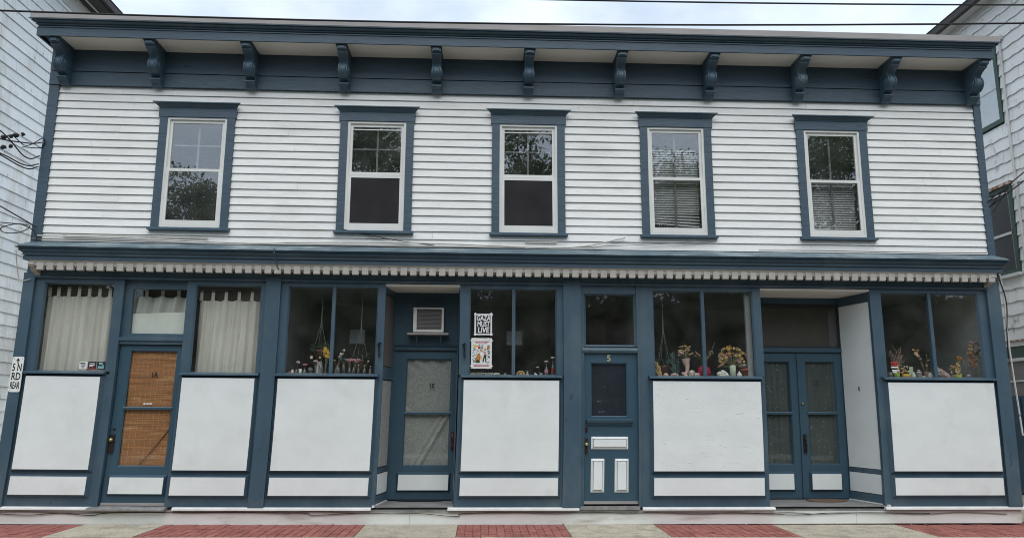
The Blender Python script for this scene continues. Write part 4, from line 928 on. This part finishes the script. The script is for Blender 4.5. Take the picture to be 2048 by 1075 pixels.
rv = empty('ruby_vase', P3(3.185, .17, SZ), 'round ruby red glass vase behind the mullion with dried sprigs', 'vase'); c = P3(3.185, .17, SZ)
build('body', MB().lathe([(.001, 0), (.05, 0), (.09, .04), (.098, .085), (.08, .135), (.03, .165), (.022, .19), (.028, .20)], c, 20, 1, .5), 'ruby', rv, warp=False)
for ln, h_ in ((-.11, .36), (-.09, .33), (-.06, .31), (-.12, .30), (.10, .32), (.12, .37), (.13, .34), (.09, .36)): stemflower(rv, 3.185, .17, SZ+.17, SZ+h_, ln, 'bloom', .022, random.choice(['straw_petal', 'dried_petal']))
build('stem', MB().tube([P3(3.27, .17, SZ+.30), P3(3.32, .17, SZ+.42), P3(3.36, .17, SZ+.50)], .004, 5), 'smoke', rv, warp=False)
rk = MB(); rk.blob(P3(3.40, .15, SZ+.035), .05, 7, 5, .35, (1, .8, .8)); rk.blob(P3(3.45, .15, SZ+.045), .055, 7, 5, .35, (1, .8, .9)); rk.blob(P3(3.50, .15, SZ+.03), .04, 7, 5, .3, (1, .8, .8))
tag(build('coral_rock', rk, 'ceramic_white', warp=False), 'jagged white coral rock right of the mullion', 'rock', 'stones and shells on the window sills')
bv = empty('cylinder_vase', P3(3.60, .16, SZ), 'pale green cylinder vase overflowing with a big amber dried bouquet', 'vase'); c = P3(3.60, .16, SZ)
build('body', MB().lathe([(.001, 0), (.042, 0), (.044, .17), (.037, .17), (.035, .02), (.001, .02)], c), 'ceramic_celadon', bv, warp=False)
for _ in range(60):
    ln = random.uniform(-.19, .17); zt = .40-abs(ln)**1.5*1.6+random.uniform(-.17, .06); stemflower(bv, 3.60, .16+random.uniform(-.03, .03), SZ+.15, SZ+max(.15, zt), ln, 'bloom', random.uniform(.018, .034), random.choice(['straw_petal', 'dried_petal', 'dried_petal', 'amber_petal', 'yellow_petal', 'mauve_petal']), kind=random.choice(['pom', 'petals', 'petals']))
tw_ = MB()
for cx, cz, r_2 in ((3.50, .36, .06), (3.75, .30, .055)):
    tw_.tube([P3(cx+r_2*math.cos(R(a)), .15, SZ+cz+r_2*math.sin(R(a))) for a in range(-30, 231, 20)], .006, 5)
    tw_.tube([P3(cx+r_2*.65*math.cos(R(a)), .14, SZ+cz+r_2*.65*math.sin(R(a))) for a in range(0, 200, 20)], .005, 5)
build('curled_leaf', tw_, 'straw_petal', bv, warp=False)
gar = MB(); c = P3(3.685, .14, SZ); gar.lathe([(.001, 0), (.025, .0), (.038, .02), (.036, .045), (.018, .062), (.006, .08), (.001, .095)], c); tag(build('white_gourd', gar, 'ceramic_white', warp=False), 'small white pointed gourd between cylinder vase and terracotta pot', 'gourd')
tp_ = empty('cactus_pot', P3(3.80, .18, SZ), 'terracotta pot with a pale woolly cactus at the right end of the fourth display window', 'potted cactus'); c = P3(3.80, .18, SZ)
build('pot', MB().lathe([(.001, 0), (.062, 0), (.074, .09), (.084, .092), (.086, .125), (.074, .125), (.072, .115), (.001, .11)], c), 'terracotta', tp_, warp=False)
cc = MB()
for k in range(7): cc.blob((c[0]+random.uniform(-.05, .05), c[1]+random.uniform(-.03, .03), c[2]+.14+random.uniform(0, .03)), .03, 8, 6, .1)
build('cactus', cc, 'cactus', tp_, warp=False)
# --- window F
nt_ = empty('notice', P3(5.90, .026, 2.12), 'small red and white notice stuck in the left corner of the rightmost window', 'notice')
for a, b, w4, m4 in ((0, .215, .10, 'redlabel'), (0, .180, .10, 'redlabel'), (0, .150, .10, 'paper'), (.0, .105, .08, 'paper'), (0, .08, .055, 'paper'), (.06, .105, .016, 'paper')):
    build('print', MB().box(5.90+a-w4/2, 5.90+a+w4/2, .022, .026, SZ+b-.010, SZ+b+.010), m4, nt_)
vase('dim glass tumbler under the red notice', 5.90, .075, .035, 'amberg', cup(.085, .04), cat='cup', name='tumbler')
lump('lime green ornament left of the tall twigs', 5.99, .042, 'lime', sz=(1, .8, 1.0), name='lime_ornament', cat='ornament', group='stones and shells on the window sills')
tv = empty('twig_bunch', P3(6.03, .16, SZ), 'tall bunch of curly brown twigs in a wrapped sheaf', 'dried plant')
build('sheaf', MB().tube([P3(6.03, .16, SZ), P3(6.025, .16, SZ+.19)], .016, 8, .022), 'straw_petal', tv, warp=False)
for k in range(24):
    a = random.uniform(-.14, .14); h_ = random.uniform(.30, .50)-abs(a)*.6
    pp = [P3(6.025, .16, SZ+.16)]
    for j in range(1, 7): t = j/6; pp.append(P3(6.025+a*t+.018*math.sin(j*1.9+k), .16+random.uniform(-.02, .02), SZ+.16+(h_-.16)*t))
    build('twig', MB().tube(pp, .0045, 5, .003), random.choice(['twig', 'twig', 'mauve_petal']), tv, warp=False)
wr = empty('dried_basket', P3(6.13, .15, SZ), 'small orange wreath basket piled with dried blooms', 'basket'); c = P3(6.13, .15, SZ)
build('basket', MB().lathe([(.001, 0), (.04, 0), (.055, .04), (.05, .06), (.001, .06)], c), 'yellow_petal', wr, warp=False)
for k in range(22): a = random.uniform(-.075, .085); build('bloom', MB().blob(P3(6.13+a, .15, SZ+.07+random.uniform(0, .115)), .013, 6, 4, .3), random.choice(['straw_petal', 'amber_petal', 'dried_petal', 'cream_petal']), wr, warp=False)
tag(build('folded_card', MB().add([P3(6.21, .2, SZ), P3(6.27, .2, SZ), P3(6.275, .2, SZ+.17), P3(6.22, .2, SZ+.17), P3(6.24, .24, SZ), P3(6.24, .24, SZ+.17)], [(0, 1, 2, 3), (0, 4, 5, 3), (1, 4, 5, 2)]), 'ceramic_celadon', warp=False), 'pale green folded card standing behind the wreath basket', 'card')
vase('pale green cone ornament right of the wreath basket', 6.245, .09, .03, 'ceramic_celadon', [(.001, 0), (.035, 0), (.03, .04), (.012, .09), (.001, .10)], cat='ornament', name='cone_ornament')
vase('grey cup holding a fat white candle', 6.325, .07, .04, 'smoke', cup(.075, .042), cat='candle', name='candle_cup', flowers=[dict(z=.085, r=.042, m='cream_petal', k='disc'), dict(z=.115, r=.02, m='ceramic_white')])
lump('small whitish shell at the foot of the candle cup', 6.38, .03, 'shell', name='shell', cat='shell', sz=(1.2, .8, .6))
vase('mauve jar with drooping dried roses on a long stem', 6.435, .10, .036, 'mauvejar', cup(.10, .038), cat='vase', name='mauve_jar', flowers=[dict(z=.36, r=.034, m='straw_petal', lean=-.13, k='petals'), dict(z=.40, r=.034, m='amber_petal', lean=-.10), dict(z=.41, r=.022, m='straw_petal', lean=-.16), dict(z=.32, r=.028, m='blush_petal', lean=-.10), dict(z=.28, r=.024, m='mauve_petal', lean=-.07), dict(z=.26, r=.02, m='cream_petal', lean=.05), dict(z=.18, r=.026, m='straw_petal', lean=.01), dict(z=.33, r=.012, m='straw_petal', lean=.03)])
lump('white pyramid shaped shell left of the right mullion', 6.475, .05, 'ceramic_white', sz=(.8, .7, .9), name='shell', cat='shell', jit=.1, n=4)
rk = MB()
for k in range(7): rk.blob(P3(6.62+k*.026, .18, SZ+.12-k*.016), .052-k*.002, 7, 5, .3, (1, .7, 1))
tag(build('crystal_rock', rk, 'rockp', warp=False), 'large pinkish crusty rock leaning right of the mullion in the rightmost window', 'rock')
og = empty('dried_sculpture', P3(6.90, .16, SZ), 'ochre sculpture of folded dried leaves beside the pink rock', 'ornament'); om = MB()
for k in range(26):
    c = Vector(P3(6.90+random.uniform(-.07, .07), .16+random.uniform(-.03, .03), SZ+random.uniform(.02, .19))); d = Vector((random.uniform(-1, 1), random.uniform(-.4, .4), random.uniform(-.6, 1))).normalized(); s2 = d.cross(Vector((0, 1, .3))).normalized()
    om.add([c, c+d*.035+s2*.016, c+d*.07, c+d*.035-s2*.016], [(0, 1, 2, 3)])
om.tube([P3(6.90, .16, SZ), P3(6.93, .16, SZ+.18), P3(6.955, .16, SZ+.30)], .009, 6, .005); build('folded_leaf', om, 'straw_petal', og, warp=False)
build('bloom', MB().blob(P3(6.95, .16, SZ+.29), .032, 7, 5, .4), 'amber_petal', og, warp=False); build('base', MB().lathe([(.001, 0), (.055, 0), (.05, .05), (.001, .055)], P3(6.905, .16, SZ)), 'lime', og, warp=False)
vase('clear glass dish with a wire stem between ochre sculpture and tall bouquet', 7.05, .06, .05, 'clear', cup(.06, .055), cat='dish', name='glass_dish', flowers=[dict(z=.20, r=.012, m='ceramic_white', lean=.02), dict(z=.26, r=.012, m='ceramic_white', lean=-.03), dict(z=.23, r=.010, m='ceramic_white', lean=-.05)])
tb = empty('tall_bouquet', P3(7.16, .16, SZ), 'tall clear vase with an upright bouquet of brown dried blooms at the far right', 'vase'); c = P3(7.16, .16, SZ)
build('body', MB().lathe([(.001, 0), (.035, 0), (.035, .15), (.042, .155), (.042, .165), (.03, .165)], c), 'clear', tb, warp=False)
for k in range(80):
    t = random.random(); a = random.uniform(-.085, .085)*(1 if t > .25 else .5+t*2); build('bloom', MB().blob(P3(7.165+a+t*.01, .16+random.uniform(-.04, .04), SZ+.17+t*.36), random.uniform(.012, .02), 6, 4, .35), random.choice(['dried_petal', 'mauve_petal', 'straw_petal', 'amber_petal', 'dried_petal']), tb, warp=False)

# ================================================================== CABLES
def cable(name, pts, r, m, label, cat='cable', group=None, warp=False, n=6):
    if warp: pts = [settle(*p) for p in pts]
    o = build(name, MB().tube(pts, r, n), m, warp=False); tag(o, label, cat, group); return o
def spline(pts, n=8):
    out = []; P_ = [Vector(p) for p in pts]; P_ = [P_[0]*2-P_[1]]+P_+[P_[-1]*2-P_[-2]]
    for i in range(1, len(P_)-2):
        for k in range(n):
            t = k/n; a, b, c, d = P_[i-1:i+3]
            out.append(.5*((2*b)+(-a+c)*t+(2*a-5*b+4*c-d)*t*t+(-a+3*b-3*c+d)*t**3))
    out.append(P_[-2]); return out
def ln3(a, b, c): return spline([a, b, c], 14)
cable('overhead_wire', ln3((-14, -3.5, 5.50), (.24, -3.5, 5.35), (16, -3.5, 5.98)), .0095, 'cable', 'thick black overhead wire running just along the roof edge', 'wire', 'overhead wires in front of the roof')
cable('overhead_wire', ln3((-14, -3.5, 5.62), (2.73, -3.5, 5.655), (16, -3.5, 6.12)), .0085, 'cable', 'black overhead wire higher up, crossing only the top edge of the sky', 'wire', 'overhead wires in front of the roof')
# cables draped on the shop cornice
zc = 3.80
cable('wall_cable', spline([(-6.25, -.05, 3.855), (-5.2, -.05, 3.85), (-4.5, -.05, 3.83), (-3.3, -.06, 3.80), (-2.6, -.05, 3.825), (-1.6, -.06, 3.84), (-.5, -.05, 3.835), (.9, -.05, 3.80), (1.45, -.05, 3.83), (1.8, -.06, 3.90), (2.05, -.05, 3.965)], 10), .011, 'wcable', 'white painted cable sagging along the lowest clapboards and curling up under the fourth window', warp=True)
cable('wall_cable', spline([(-6.3, -.06, 3.81), (-4.9, -.08, 3.795), (-3.6, -.08, 3.775), (-2.4, -.07, 3.79), (-1, -.08, 3.78), (.6, -.08, 3.79)], 10), .007, 'gcable', 'thin grey cable lying on the shop cornice at the left half', warp=True)
cable('wall_cable', spline([(-2.02, -.05, 4.03), (-1.7, -.055, 3.96), (-1.2, -.05, 3.87), (-.7, -.05, 3.81)], 8), .006, 'cable', 'thin dark cable slanting down from the second window sill', warp=True)
cable('wall_cable', spline([(3.4, -.05, 3.95), (2.6, -.055, 3.88), (1.7, -.05, 3.83), (1.2, -.06, 3.80)], 8), .005, 'gcable', 'thin grey cable slanting down left from the fourth window sill', warp=True)
cable('wall_cable', spline([(4.0, -.06, 3.80), (4.9, -.07, 3.805), (5.6, -.07, 3.80), (6.6, -.06, 3.80), (7.4, -.05, 3.81)], 8), .007, 'gcable', 'thin cable lying on the shop cornice at the right end', warp=True)
cable('wall_conduit', [(-5.9, -.035, 3.875), (-3.9, -.035, 3.87)], .011, 'wcable', 'straight white conduit along the lowest clapboards below the first window', 'conduit', warp=True)
cable('wall_conduit', [(.6, -.035, 3.885), (1.06, -.035, 3.885)], .010, 'wcable', 'short straight white conduit below the third window', 'conduit', warp=True)
cable('drip_line', [(-2.87, -.36, 3.67), (-2.87, -.355, 3.60), (-2.87, -.29, 3.56), (-2.868, -.255, 3.52), (-2.865, -.25, 3.47), (-2.83, -.22, 3.40)], .008, 'blue', 'blue painted wire crossing the shop cornice above the second pilaster', 'wire', warp=True)
# base cables
pts = []; x = -6.5; i = 0
while x < 7.5: pts.append((x, -.014, .150+(.012 if i % 2 else -.012)*random.uniform(.2, 1.2))); x += random.uniform(.35, .8); i += 1
cable('base_cable', spline(pts, 5), .006, 'gcable', 'thin dirty cable looping along the top of the pale foundation', warp=False)
pts = [(-6.4, -.02, .14), (-5.9, -.02, .12), (-5.5, -.02, .145), (-5.1, -.02, .115), (-4.7, -.02, .15), (-2.5, -.02, .15), (-2.2, -.02, .12), (-1.5, -.02, .15), (-.8, -.02, .14), (-.3, -.02, .105), (.1, -.02, .15), (3.5, -.02, .15), (4.3, -.02, .125), (4.9, -.02, .155), (6.2, -.02, .15)]
cable('base_cable', spline(pts, 6), .0045, 'cable', 'second thinner dark cable sagging on the foundation', warp=False)
# service drop at left
for k, (z0, y0, z1, lb) in enumerate(((5.40, -.9, 5.02, 'uppermost'), (5.18, -1.0, 5.22, 'second'), (5.02, -.8, 4.90, 'third'), (4.98, -1.1, 4.86, 'lowest'))):
    s = empty('service_cable', (-6.4, -.2, z1), '%s black service cable of the bundle at the upper left corner board' % lb, 'cable', 'service cables at the left corner')
    build('line', MB().tube(spline([(-9.5, y0-2.6, z0+.55+.1*k), (-7.6, y0-.6, z0+.08), (-6.75, y0+.3, z0-.10+.02*k), (-6.45, -.2, z1-.06), (-6.33, -.06, z1)], 8), .009, 6), 'cable', s, warp=False)
    if k < 3:
        cx = (-6.63, -6.50, -6.68)[k]; cz = (5.16, 5.21, 5.05)[k]
        build('connector', MB().blob((cx, -.42+.05*k, cz), .032, 8, 6, .25, (1.3, 1, .9)), 'cable', s, warp=False)
        build('connector', MB().blob((cx+.07, -.38+.05*k, cz+.03), .026, 8, 6, .25), 'cable', s, warp=False)
cable('service_loop', spline([(-6.75, -.3, 5.17), (-6.6, -.3, 5.23), (-6.45, -.2, 5.12), (-6.3, -.08, 5.28), (-6.33, -.05, 5.15), (-6.5, -.2, 5.10)], 8), .007, 'cable', 'tangled black loop of cable beside the connectors at the left corner')
s2 = spline([(-7.4, -.7, 4.62), (-6.75, -.35, 4.28), (-6.25, -.06, 3.98)], 8); cable('service_cable', s2, .009, 'cable', 'lower black cable slanting down to the left corner board above the shop cornice', group='service cables at the left corner')
s2 = spline([(-7.5, -.6, 4.02), (-6.7, -.3, 3.99), (-6.3, -.15, 3.98), (-6.38, -.2, 3.87), (-6.55, -.25, 3.85), (-6.6, -.25, 3.92), (-6.4, -.2, 3.985), (-6.24, -.1, 3.90), (-6.2, -.08, 3.72)], 8); cable('service_loop', s2, .007, 'cable', 'thin black cable with one round loop just above the left end of the shop cornice')
# right side
for k, (a, b) in enumerate((((9.6, -1.0, 6.6), (7.52, -.04, 4.60)), ((9.6, -1.1, 6.42), (7.54, -.04, 4.52)))):
    cable('service_drop', sag(a, b, .05), .010, 'cable', ('upper' if k == 0 else 'lower')+' of two black cables slanting up right from the right corner board', group='service drop at the right corner')
cable('service_loop', spline([(7.54, -.05, 4.52), (7.68, -.15, 4.72), (7.74, -.2, 4.78), (7.70, -.15, 4.68), (7.56, -.06, 4.42)], 8), .008, 'cable', 'small black cable loop at the right corner board')
cable('side_cable', spline([(7.55, -.05, 3.60), (7.60, -.03, 3.2), (7.61, .0, 2.7), (7.64, .02, 2.1), (7.66, .02, 1.6), (7.66, .0, 1.2)], 8), .012, 'wcable', 'white painted cable running down beside the right pilaster')
cable('side_cable', spline([(7.52, -.06, 3.50), (7.62, -.04, 3.1), (7.60, 0, 2.6), (7.60, .02, 2.2)], 8), .008, 'cable', 'thin black cable beside the upper part of the right pilaster')
cable('side_cable', spline([(-6.40, -.20, 3.62), (-6.405, -.1, 3.35), (-6.37, -.06, 3.22), (-6.24, -.06, 3.24)], 8), .006, 'wcable', 'thin white cable hanging from the left end of the shop cornice')

# ================================================================== NEIGHBOUR, LEFT
NL = empty('neighbour_house', (-10.7, 4, 0), 'tall old house clad in weathered white shingles beyond the left edge', 'house')
wx = -10.7
wb = MB(); wb.box(wx-9, wx-.02, -1.6, 18, -.1, 11.56, 50); build('wall', wb, 'wallsh', NL, warp=False)
def shingle_mesh(name, m, w_, h_, wav, nrm, parent):
    vs = []; n = 8 if wav else 1
    for i in range(n+1):
        y = w_*i/n; dz = wav*math.sin(i/n*6.283*2) if wav else 0
        vs += [(.024*nrm, y, dz), (.033*nrm, y, dz), (.006*nrm, y, h_+.03), (-.002*nrm, y, h_+.03)]
    fs = []
    for i in range(n): a = i*4; fs += [(a+p, a+q, a+4+q, a+4+p) for p, q in ((0, 1), (1, 2), (2, 3), (3, 0))]
    fs += [(0, 3, 2, 1), (n*4, n*4+1, n*4+2, n*4+3)]
    return MB().add(vs, fs)
def clad(parent, wx, nrm, m, y0, y1, z0, z1, w_, h_, wav, isobj, holes=()):
    first = None; st_ = MB(); r = 0; z = z0; cnt = 0
    while z < z1-.01:
        y = y0-(w_*.5 if r % 2 else 0)-random.uniform(0, .1)
        while y < y1:
            yc, zc_ = y+w_/2, z+h_/2
            hz = [(a, b) for a, b, c, d in holes if c < zc_ < d and y+w_ > a and y < b]
            if hz:
                a, b = hz[0]
                for p, q in ((y, a), (b, y+w_)):
                    if q-p > .02: st_.add([(wx+i_, p+j_, z+k_) for i_, j_, k_ in shingle_mesh('s', m, q-p-.003, h_, wav, nrm, parent).v], shingle_mesh('s', m, q-p, h_, wav, nrm, parent).f)
            else:
                jz = random.uniform(-.004, .004)
                if isobj(yc, zc_) and cnt < 290:
                    if first is None: first = build('shingle', MB().add([(wx+a, y+b, z+c) for a, b, c in shingle_mesh('s', m, w_-.006, h_, wav, nrm, parent).v], shingle_mesh('s', m, w_, h_, wav, nrm, parent).f), m, parent, warp=False, origin=(wx, y, z))
                    else: copyat(first, (wx, y, z+jz), parent, rot=(random.uniform(-.004, .004), 0, 0))
                    cnt += 1
                else: st_.add([(wx+a, y+b, z+c+jz) for a, b, c in shingle_mesh('s', m, w_-.006, h_, wav, nrm, parent).v], shingle_mesh('s', m, w_, h_, wav, nrm, parent).f)
            y += w_
        z += h_; r += 1
    o = build('distant_shingles', st_, m, parent, warp=False); o['kind'] = 'stuff'
clad(NL, wx, 1, 'shl', -1.6, 16, 0.05, 11.5, .71, .271, 0, lambda y, z: (4.3 < y < 7.5 and z < 7.5) or (z >= 7.5 and 4.3 < y < 9.8))
build('eave_board', MB().box(wx-.02, wx+.05, -1.8, 18, 11.54, 11.87, 50), 'trimw', NL, warp=False)
build('eave_board', MB().box(wx+.02, wx+.10, -1.8, 18, 11.82, 11.91, 50), 'trimw', NL, warp=False)
build('eave_soffit', MB().box(wx-.02, wx+.60, -1.8, 18, 11.91, 11.95, 50), 'eavedk', NL, warp=False)
build('eave_moulding', MB().box(wx+.27, wx+.31, -1.8, 18, 11.89, 11.91, 50), 'trimw', NL, warp=False)
build('gutter', MB().box(wx+.53, wx+.70, -1.8, 18, 11.95, 12.12, 50), 'eavedk', NL, warp=False)
build('roof', MB().add([(wx+.72, -1.9, 12.14), (wx+.72, 18.1, 12.14), (wx-4.6, 18.1, 14.9), (wx-4.6, -1.9, 14.9)], [(0, 1, 2, 3)]), 'roof', NL, warp=False)

# ================================================================== NEIGHBOUR, RIGHT
wx = 10.3
NR = empty('neighbour_house', (wx, 2, 0), 'house clad in flaking white wavy edged shingles with green window frames beyond the right edge', 'house')
build('wall', MB().box(wx+.02, wx+9, -1.5, 14, -.1, 9.75, 50), 'wallsh', NR, warp=False)
UW = (3.02, 4.16, 7.21, 8.75); LW = (3.11, 4.16, 4.18, 5.89)
clad(NR, wx, -1, 'shr', -1.5, 12, 2.87, 9.68, .67, .249, .010, lambda y, z: .9 < y < 5.0, ((3.02, 4.20, 7.10, 8.80), (3.08, 4.20, 4.05, 5.95)))
build('eave_board', MB().box(wx-.04, wx+.02, -1.7, 14, 9.64, 9.78, 50), 'trimw', NR, warp=False)
build('eave_soffit', MB().box(wx-.28, wx+.02, -1.7, 14, 9.75, 9.79, 50), 'trimw', NR, warp=False)
build('gutter', MB().box(wx-.36, wx-.26, -1.7, 14, 9.73, 9.87, 50), 'eavedk', NR, warp=False)
build('roof', MB().add([(wx-.38, -1.8, 9.88), (wx-.38, 14.1, 9.88), (wx+4.5, 14.1, 12.4), (wx+4.5, -1.8, 12.4)], [(3, 2, 1, 0)]), 'roof', NR, warp=False)
def yframe(x0, x1, y0, y1, z0, z1, w_): 
    m_ = MB(); m_.box(x0, x1, y0, y0+w_, z0, z1, 9); m_.box(x0, x1, y1-w_, y1, z0, z1, 9); m_.box(x0, x1, y0+w_, y1-w_, z0, z0+w_, 9); m_.box(x0, x1, y0+w_, y1-w_, z1-w_, z1, 9); return m_
w1 = build('window', yframe(wx-.05, wx+.02, UW[0], UW[1]+.05, UW[2]-.05, UW[3], .09), 'greenfr', NR, warp=False)
build('shade', MB().box(wx-.025, wx+.0, UW[0]+.09, UW[1]-.04, UW[2]+.04, UW[3]-.09, 9), 'shade', w1, warp=False)
build('meeting_rail', MB().box(wx-.04, wx-.02, UW[0]+.09, UW[1]-.04, 7.91, 7.955, 9), 'trimw', w1, warp=False)
build('pane', MB().box(wx-.032, wx-.029, UW[0]+.09, UW[1]-.04, UW[2]+.04, UW[3]-.09, 9), 'glassshop', w1, warp=False)
w2 = build('window', yframe(wx-.05, wx+.02, LW[0]-.06, LW[1]+.05, LW[2]-.04, LW[3], .09), 'greenfr', NR, warp=False)
build('pane', MB().box(wx-.02, wx+.0, LW[0]+.03, LW[1]-.04, LW[2]+.05, LW[3]-.09, 9), 'dkglass', w2, warp=False)
build('meeting_rail', MB().box(wx-.045, wx-.02, LW[0]+.03, LW[1]-.04, 4.92, 4.97, 9), 'trimw', w2, warp=False)
build('head_track', MB().box(wx-.045, wx-.02, LW[0]+.03, LW[1]-.04, 5.74, 5.77, 9), 'trimw', w2, warp=False)
build('side_stile', MB().box(wx-.045, wx-.02, LW[0]+.03, LW[0]+.06, LW[2]+.05, LW[3]-.09, 9), 'acg', w2, warp=False)
build('window_sill', MB().box(wx-.10, wx-.02, LW[0]-.08, LW[1]+.05, LW[2]-.09, LW[2]-.03, 9), 'trimw', w2, warp=False)
build('rusty_flashing', MB().box(wx-.09, wx+.0, LW[0]-.10, LW[1]+.05, LW[3], LW[3]+.055, 9), 'rust', w2, warp=False)
cd = MB(); cd.tube([(wx-.05, 2.87, 8.86), (wx-.05, 2.90, 6.8), (wx-.05, 2.89, 4.9), (wx-.05, 2.89, 4.1)], .022, 8); cd.box(wx-.08, wx-.02, 2.80, 2.92, 8.8, 8.9); build('conduit', cd, 'trimw', NR, warp=False)
# ground floor shop of the neighbour: white band, green lintel, dark window, blue door
build('lintel_board', MB().box(wx-.06, wx+.02, -1.5, 5.1, 2.76, 2.85, 50), 'trimw', NR, warp=False)
build('rusty_flashing', MB().box(wx-.08, wx+.0, -1.5, 5.1, 2.85, 2.88, 50), 'rust', NR, warp=False)
build('window_head', MB().box(wx-.04, wx+.02, -1.5, 5.1, 2.54, 2.76, 50), 'greenfr', NR, warp=False)
build('window_head', MB().box(wx-.05, wx+.02, -1.5, 5.1, 2.48, 2.54, 50), 'trimw', NR, warp=False)
build('shop_pane', MB().box(wx-.01, wx+.02, -1.5, 5.1, 1.83, 2.48, 50), 'acg', NR, warp=False)
build('glazing_bar', MB().box(wx-.03, wx+.0, -1.5, 5.1, 2.09, 2.12, 50), 'trimw', NR, warp=False)
build('blue_boarding', MB().box(wx-.02, wx+.02, -1.5, 5.1, 0, 1.83, 50), 'bluedk', NR, warp=False)
gt = MB()
for i in range(9): gt.box(wx-.035, wx-.02, .5+i*.5, .5+i*.5+.46, .02, 1.81, 9)
build('blue_plank', gt, 'bluedk', NR, warp=False)['kind'] = 'stuff'
hr = empty('handrail', (8.2, -.2, 0), 'white painted handrail and post just beyond the right pilaster', 'handrail')
build('post', MB().box(7.80, 7.87, .12, .16, .0, .75), 'trimw', hr, warp=False); build('rail', MB().tube([(7.72, -.1, .92), (8.0, -.2, .62), (8.5, -.4, .2)], .014, 6), 'wcable', hr, warp=False)

# ================================================================== TREES ACROSS THE STREET (seen mirrored in the glass)
def tree(x, y, h, rx, label, n=26000, low=.25, cl=24):
    T = empty('street_tree', (x, y, -.1), label, 'tree', 'trees across the street')
    tm = MB(); tm.tube([(x, y, -.2), (x+.1, y, h*.25), (x-.05, y+.1, h*.5), (x, y, h*.85)], .24, 8, .05)
    cents = []
    for k in range(cl):
        a = random.uniform(0, 6.28); q = rx*random.uniform(.15, .85)*(1 if k > 2 else .3); zz = h*random.uniform(low+.05, .92); s_ = 1-abs(zz/h-.55)*.9
        c = Vector((x+q*s_*math.cos(a), y+q*s_*math.sin(a), zz)); cents.append((c, rx*random.uniform(.28, .48)))
        tm.tube([(x, y, max(.8, zz*.55)), ((x+c.x)/2, (y+c.y)/2, zz*.85), tuple(c)], .07, 5, .015)
    build('trunk', tm, 'bark', T, warp=False)
    vs = []; fs = []
    for _ in range(n):
        c, r = random.choice(cents); d = Vector((random.gauss(0, 1), random.gauss(0, 1), random.gauss(0, .8))).normalized()*r*random.random()**.4
        p = c+d; a = Vector((random.uniform(-1, 1), random.uniform(-1, 1), random.uniform(-1, 1))).normalized(); b = a.cross(Vector((random.random(), random.random(), random.random()+.1))).normalized()
        l_ = random.uniform(.07, .15); o_ = len(vs); vs += [p-a*l_, p+b*l_*.45, p+a*l_, p-b*l_*.45]; fs.append((o_, o_+1, o_+2, o_+3))
    build('crown', MB().add(vs, fs), 'leaf', T, warp=False)
for x, y, h, r, lb, lw in ((-20.5, -23, 10.5, 3.8, 'low rounded tree at the left end across the street', .15), (-13.0, -24, 12.8, 3.6, 'second tree from the left across the street', .15),
                   (-5.4, -24, 16.5, 4.0, 'tall tree left of the middle across the street', .12), (2.3, -24, 17.0, 4.2, 'tallest tree across the street, straight behind the camera', .12),
                   (9.8, -24, 16.5, 4.2, 'tree right of the tallest across the street', .12), (17.6, -24, 17.5, 4.4, 'tall tree at the right end across the street', .12)):
    tree(x, y, h, r, lb, low=lw)
hd = MB()
vs = []; fs = []
for _ in range(60000):
    p = Vector((random.uniform(-34, 34), random.uniform(-30, -26.5), random.random()**.75*9.5)); p.z *= .8+.35*mnoise.noise((p.x*.3, p.y*.3, 0)); a = Vector((random.uniform(-1, 1), random.uniform(-1, 1), random.uniform(-1, 1))).normalized(); b = a.cross(Vector((random.random(), random.random(), random.random()+.1))).normalized(); l_ = random.uniform(.22, .42); o_ = len(vs); vs += [p-a*l_, p+b*l_*.5, p+a*l_, p-b*l_*.5]; fs.append((o_, o_+1, o_+2, o_+3))
tag(build('sky_block_shrubs', MB().add(vs, fs), 'leaf', warp=False), 'dense shrubs added behind the trees to block sky mirrored in the shop glass', None, kind='stuff')  # unseen shrubs added to keep bright sky out of the glass reflections

# dry leaves and grit blown against the foundation
lv = MB()
for _ in range(70):
    x, y = random.uniform(-7, 8), -random.random()**2*1.0-.02; t = random.uniform(0, 6.28); l_ = random.uniform(.008, .028)
    lv.add([(x+l_*math.cos(t+k*1.57)*(1 if k % 2 else .5), y+l_*math.sin(t+k*1.57)*(1 if k % 2 else .5), .004+random.uniform(0, .012)) for k in range(4)], [(0, 1, 2, 3)])
tag(build('leaf_litter', lv, 'twig', warp=False), 'scattered dry leaf bits on the pavement along the foundation', None, kind='stuff')
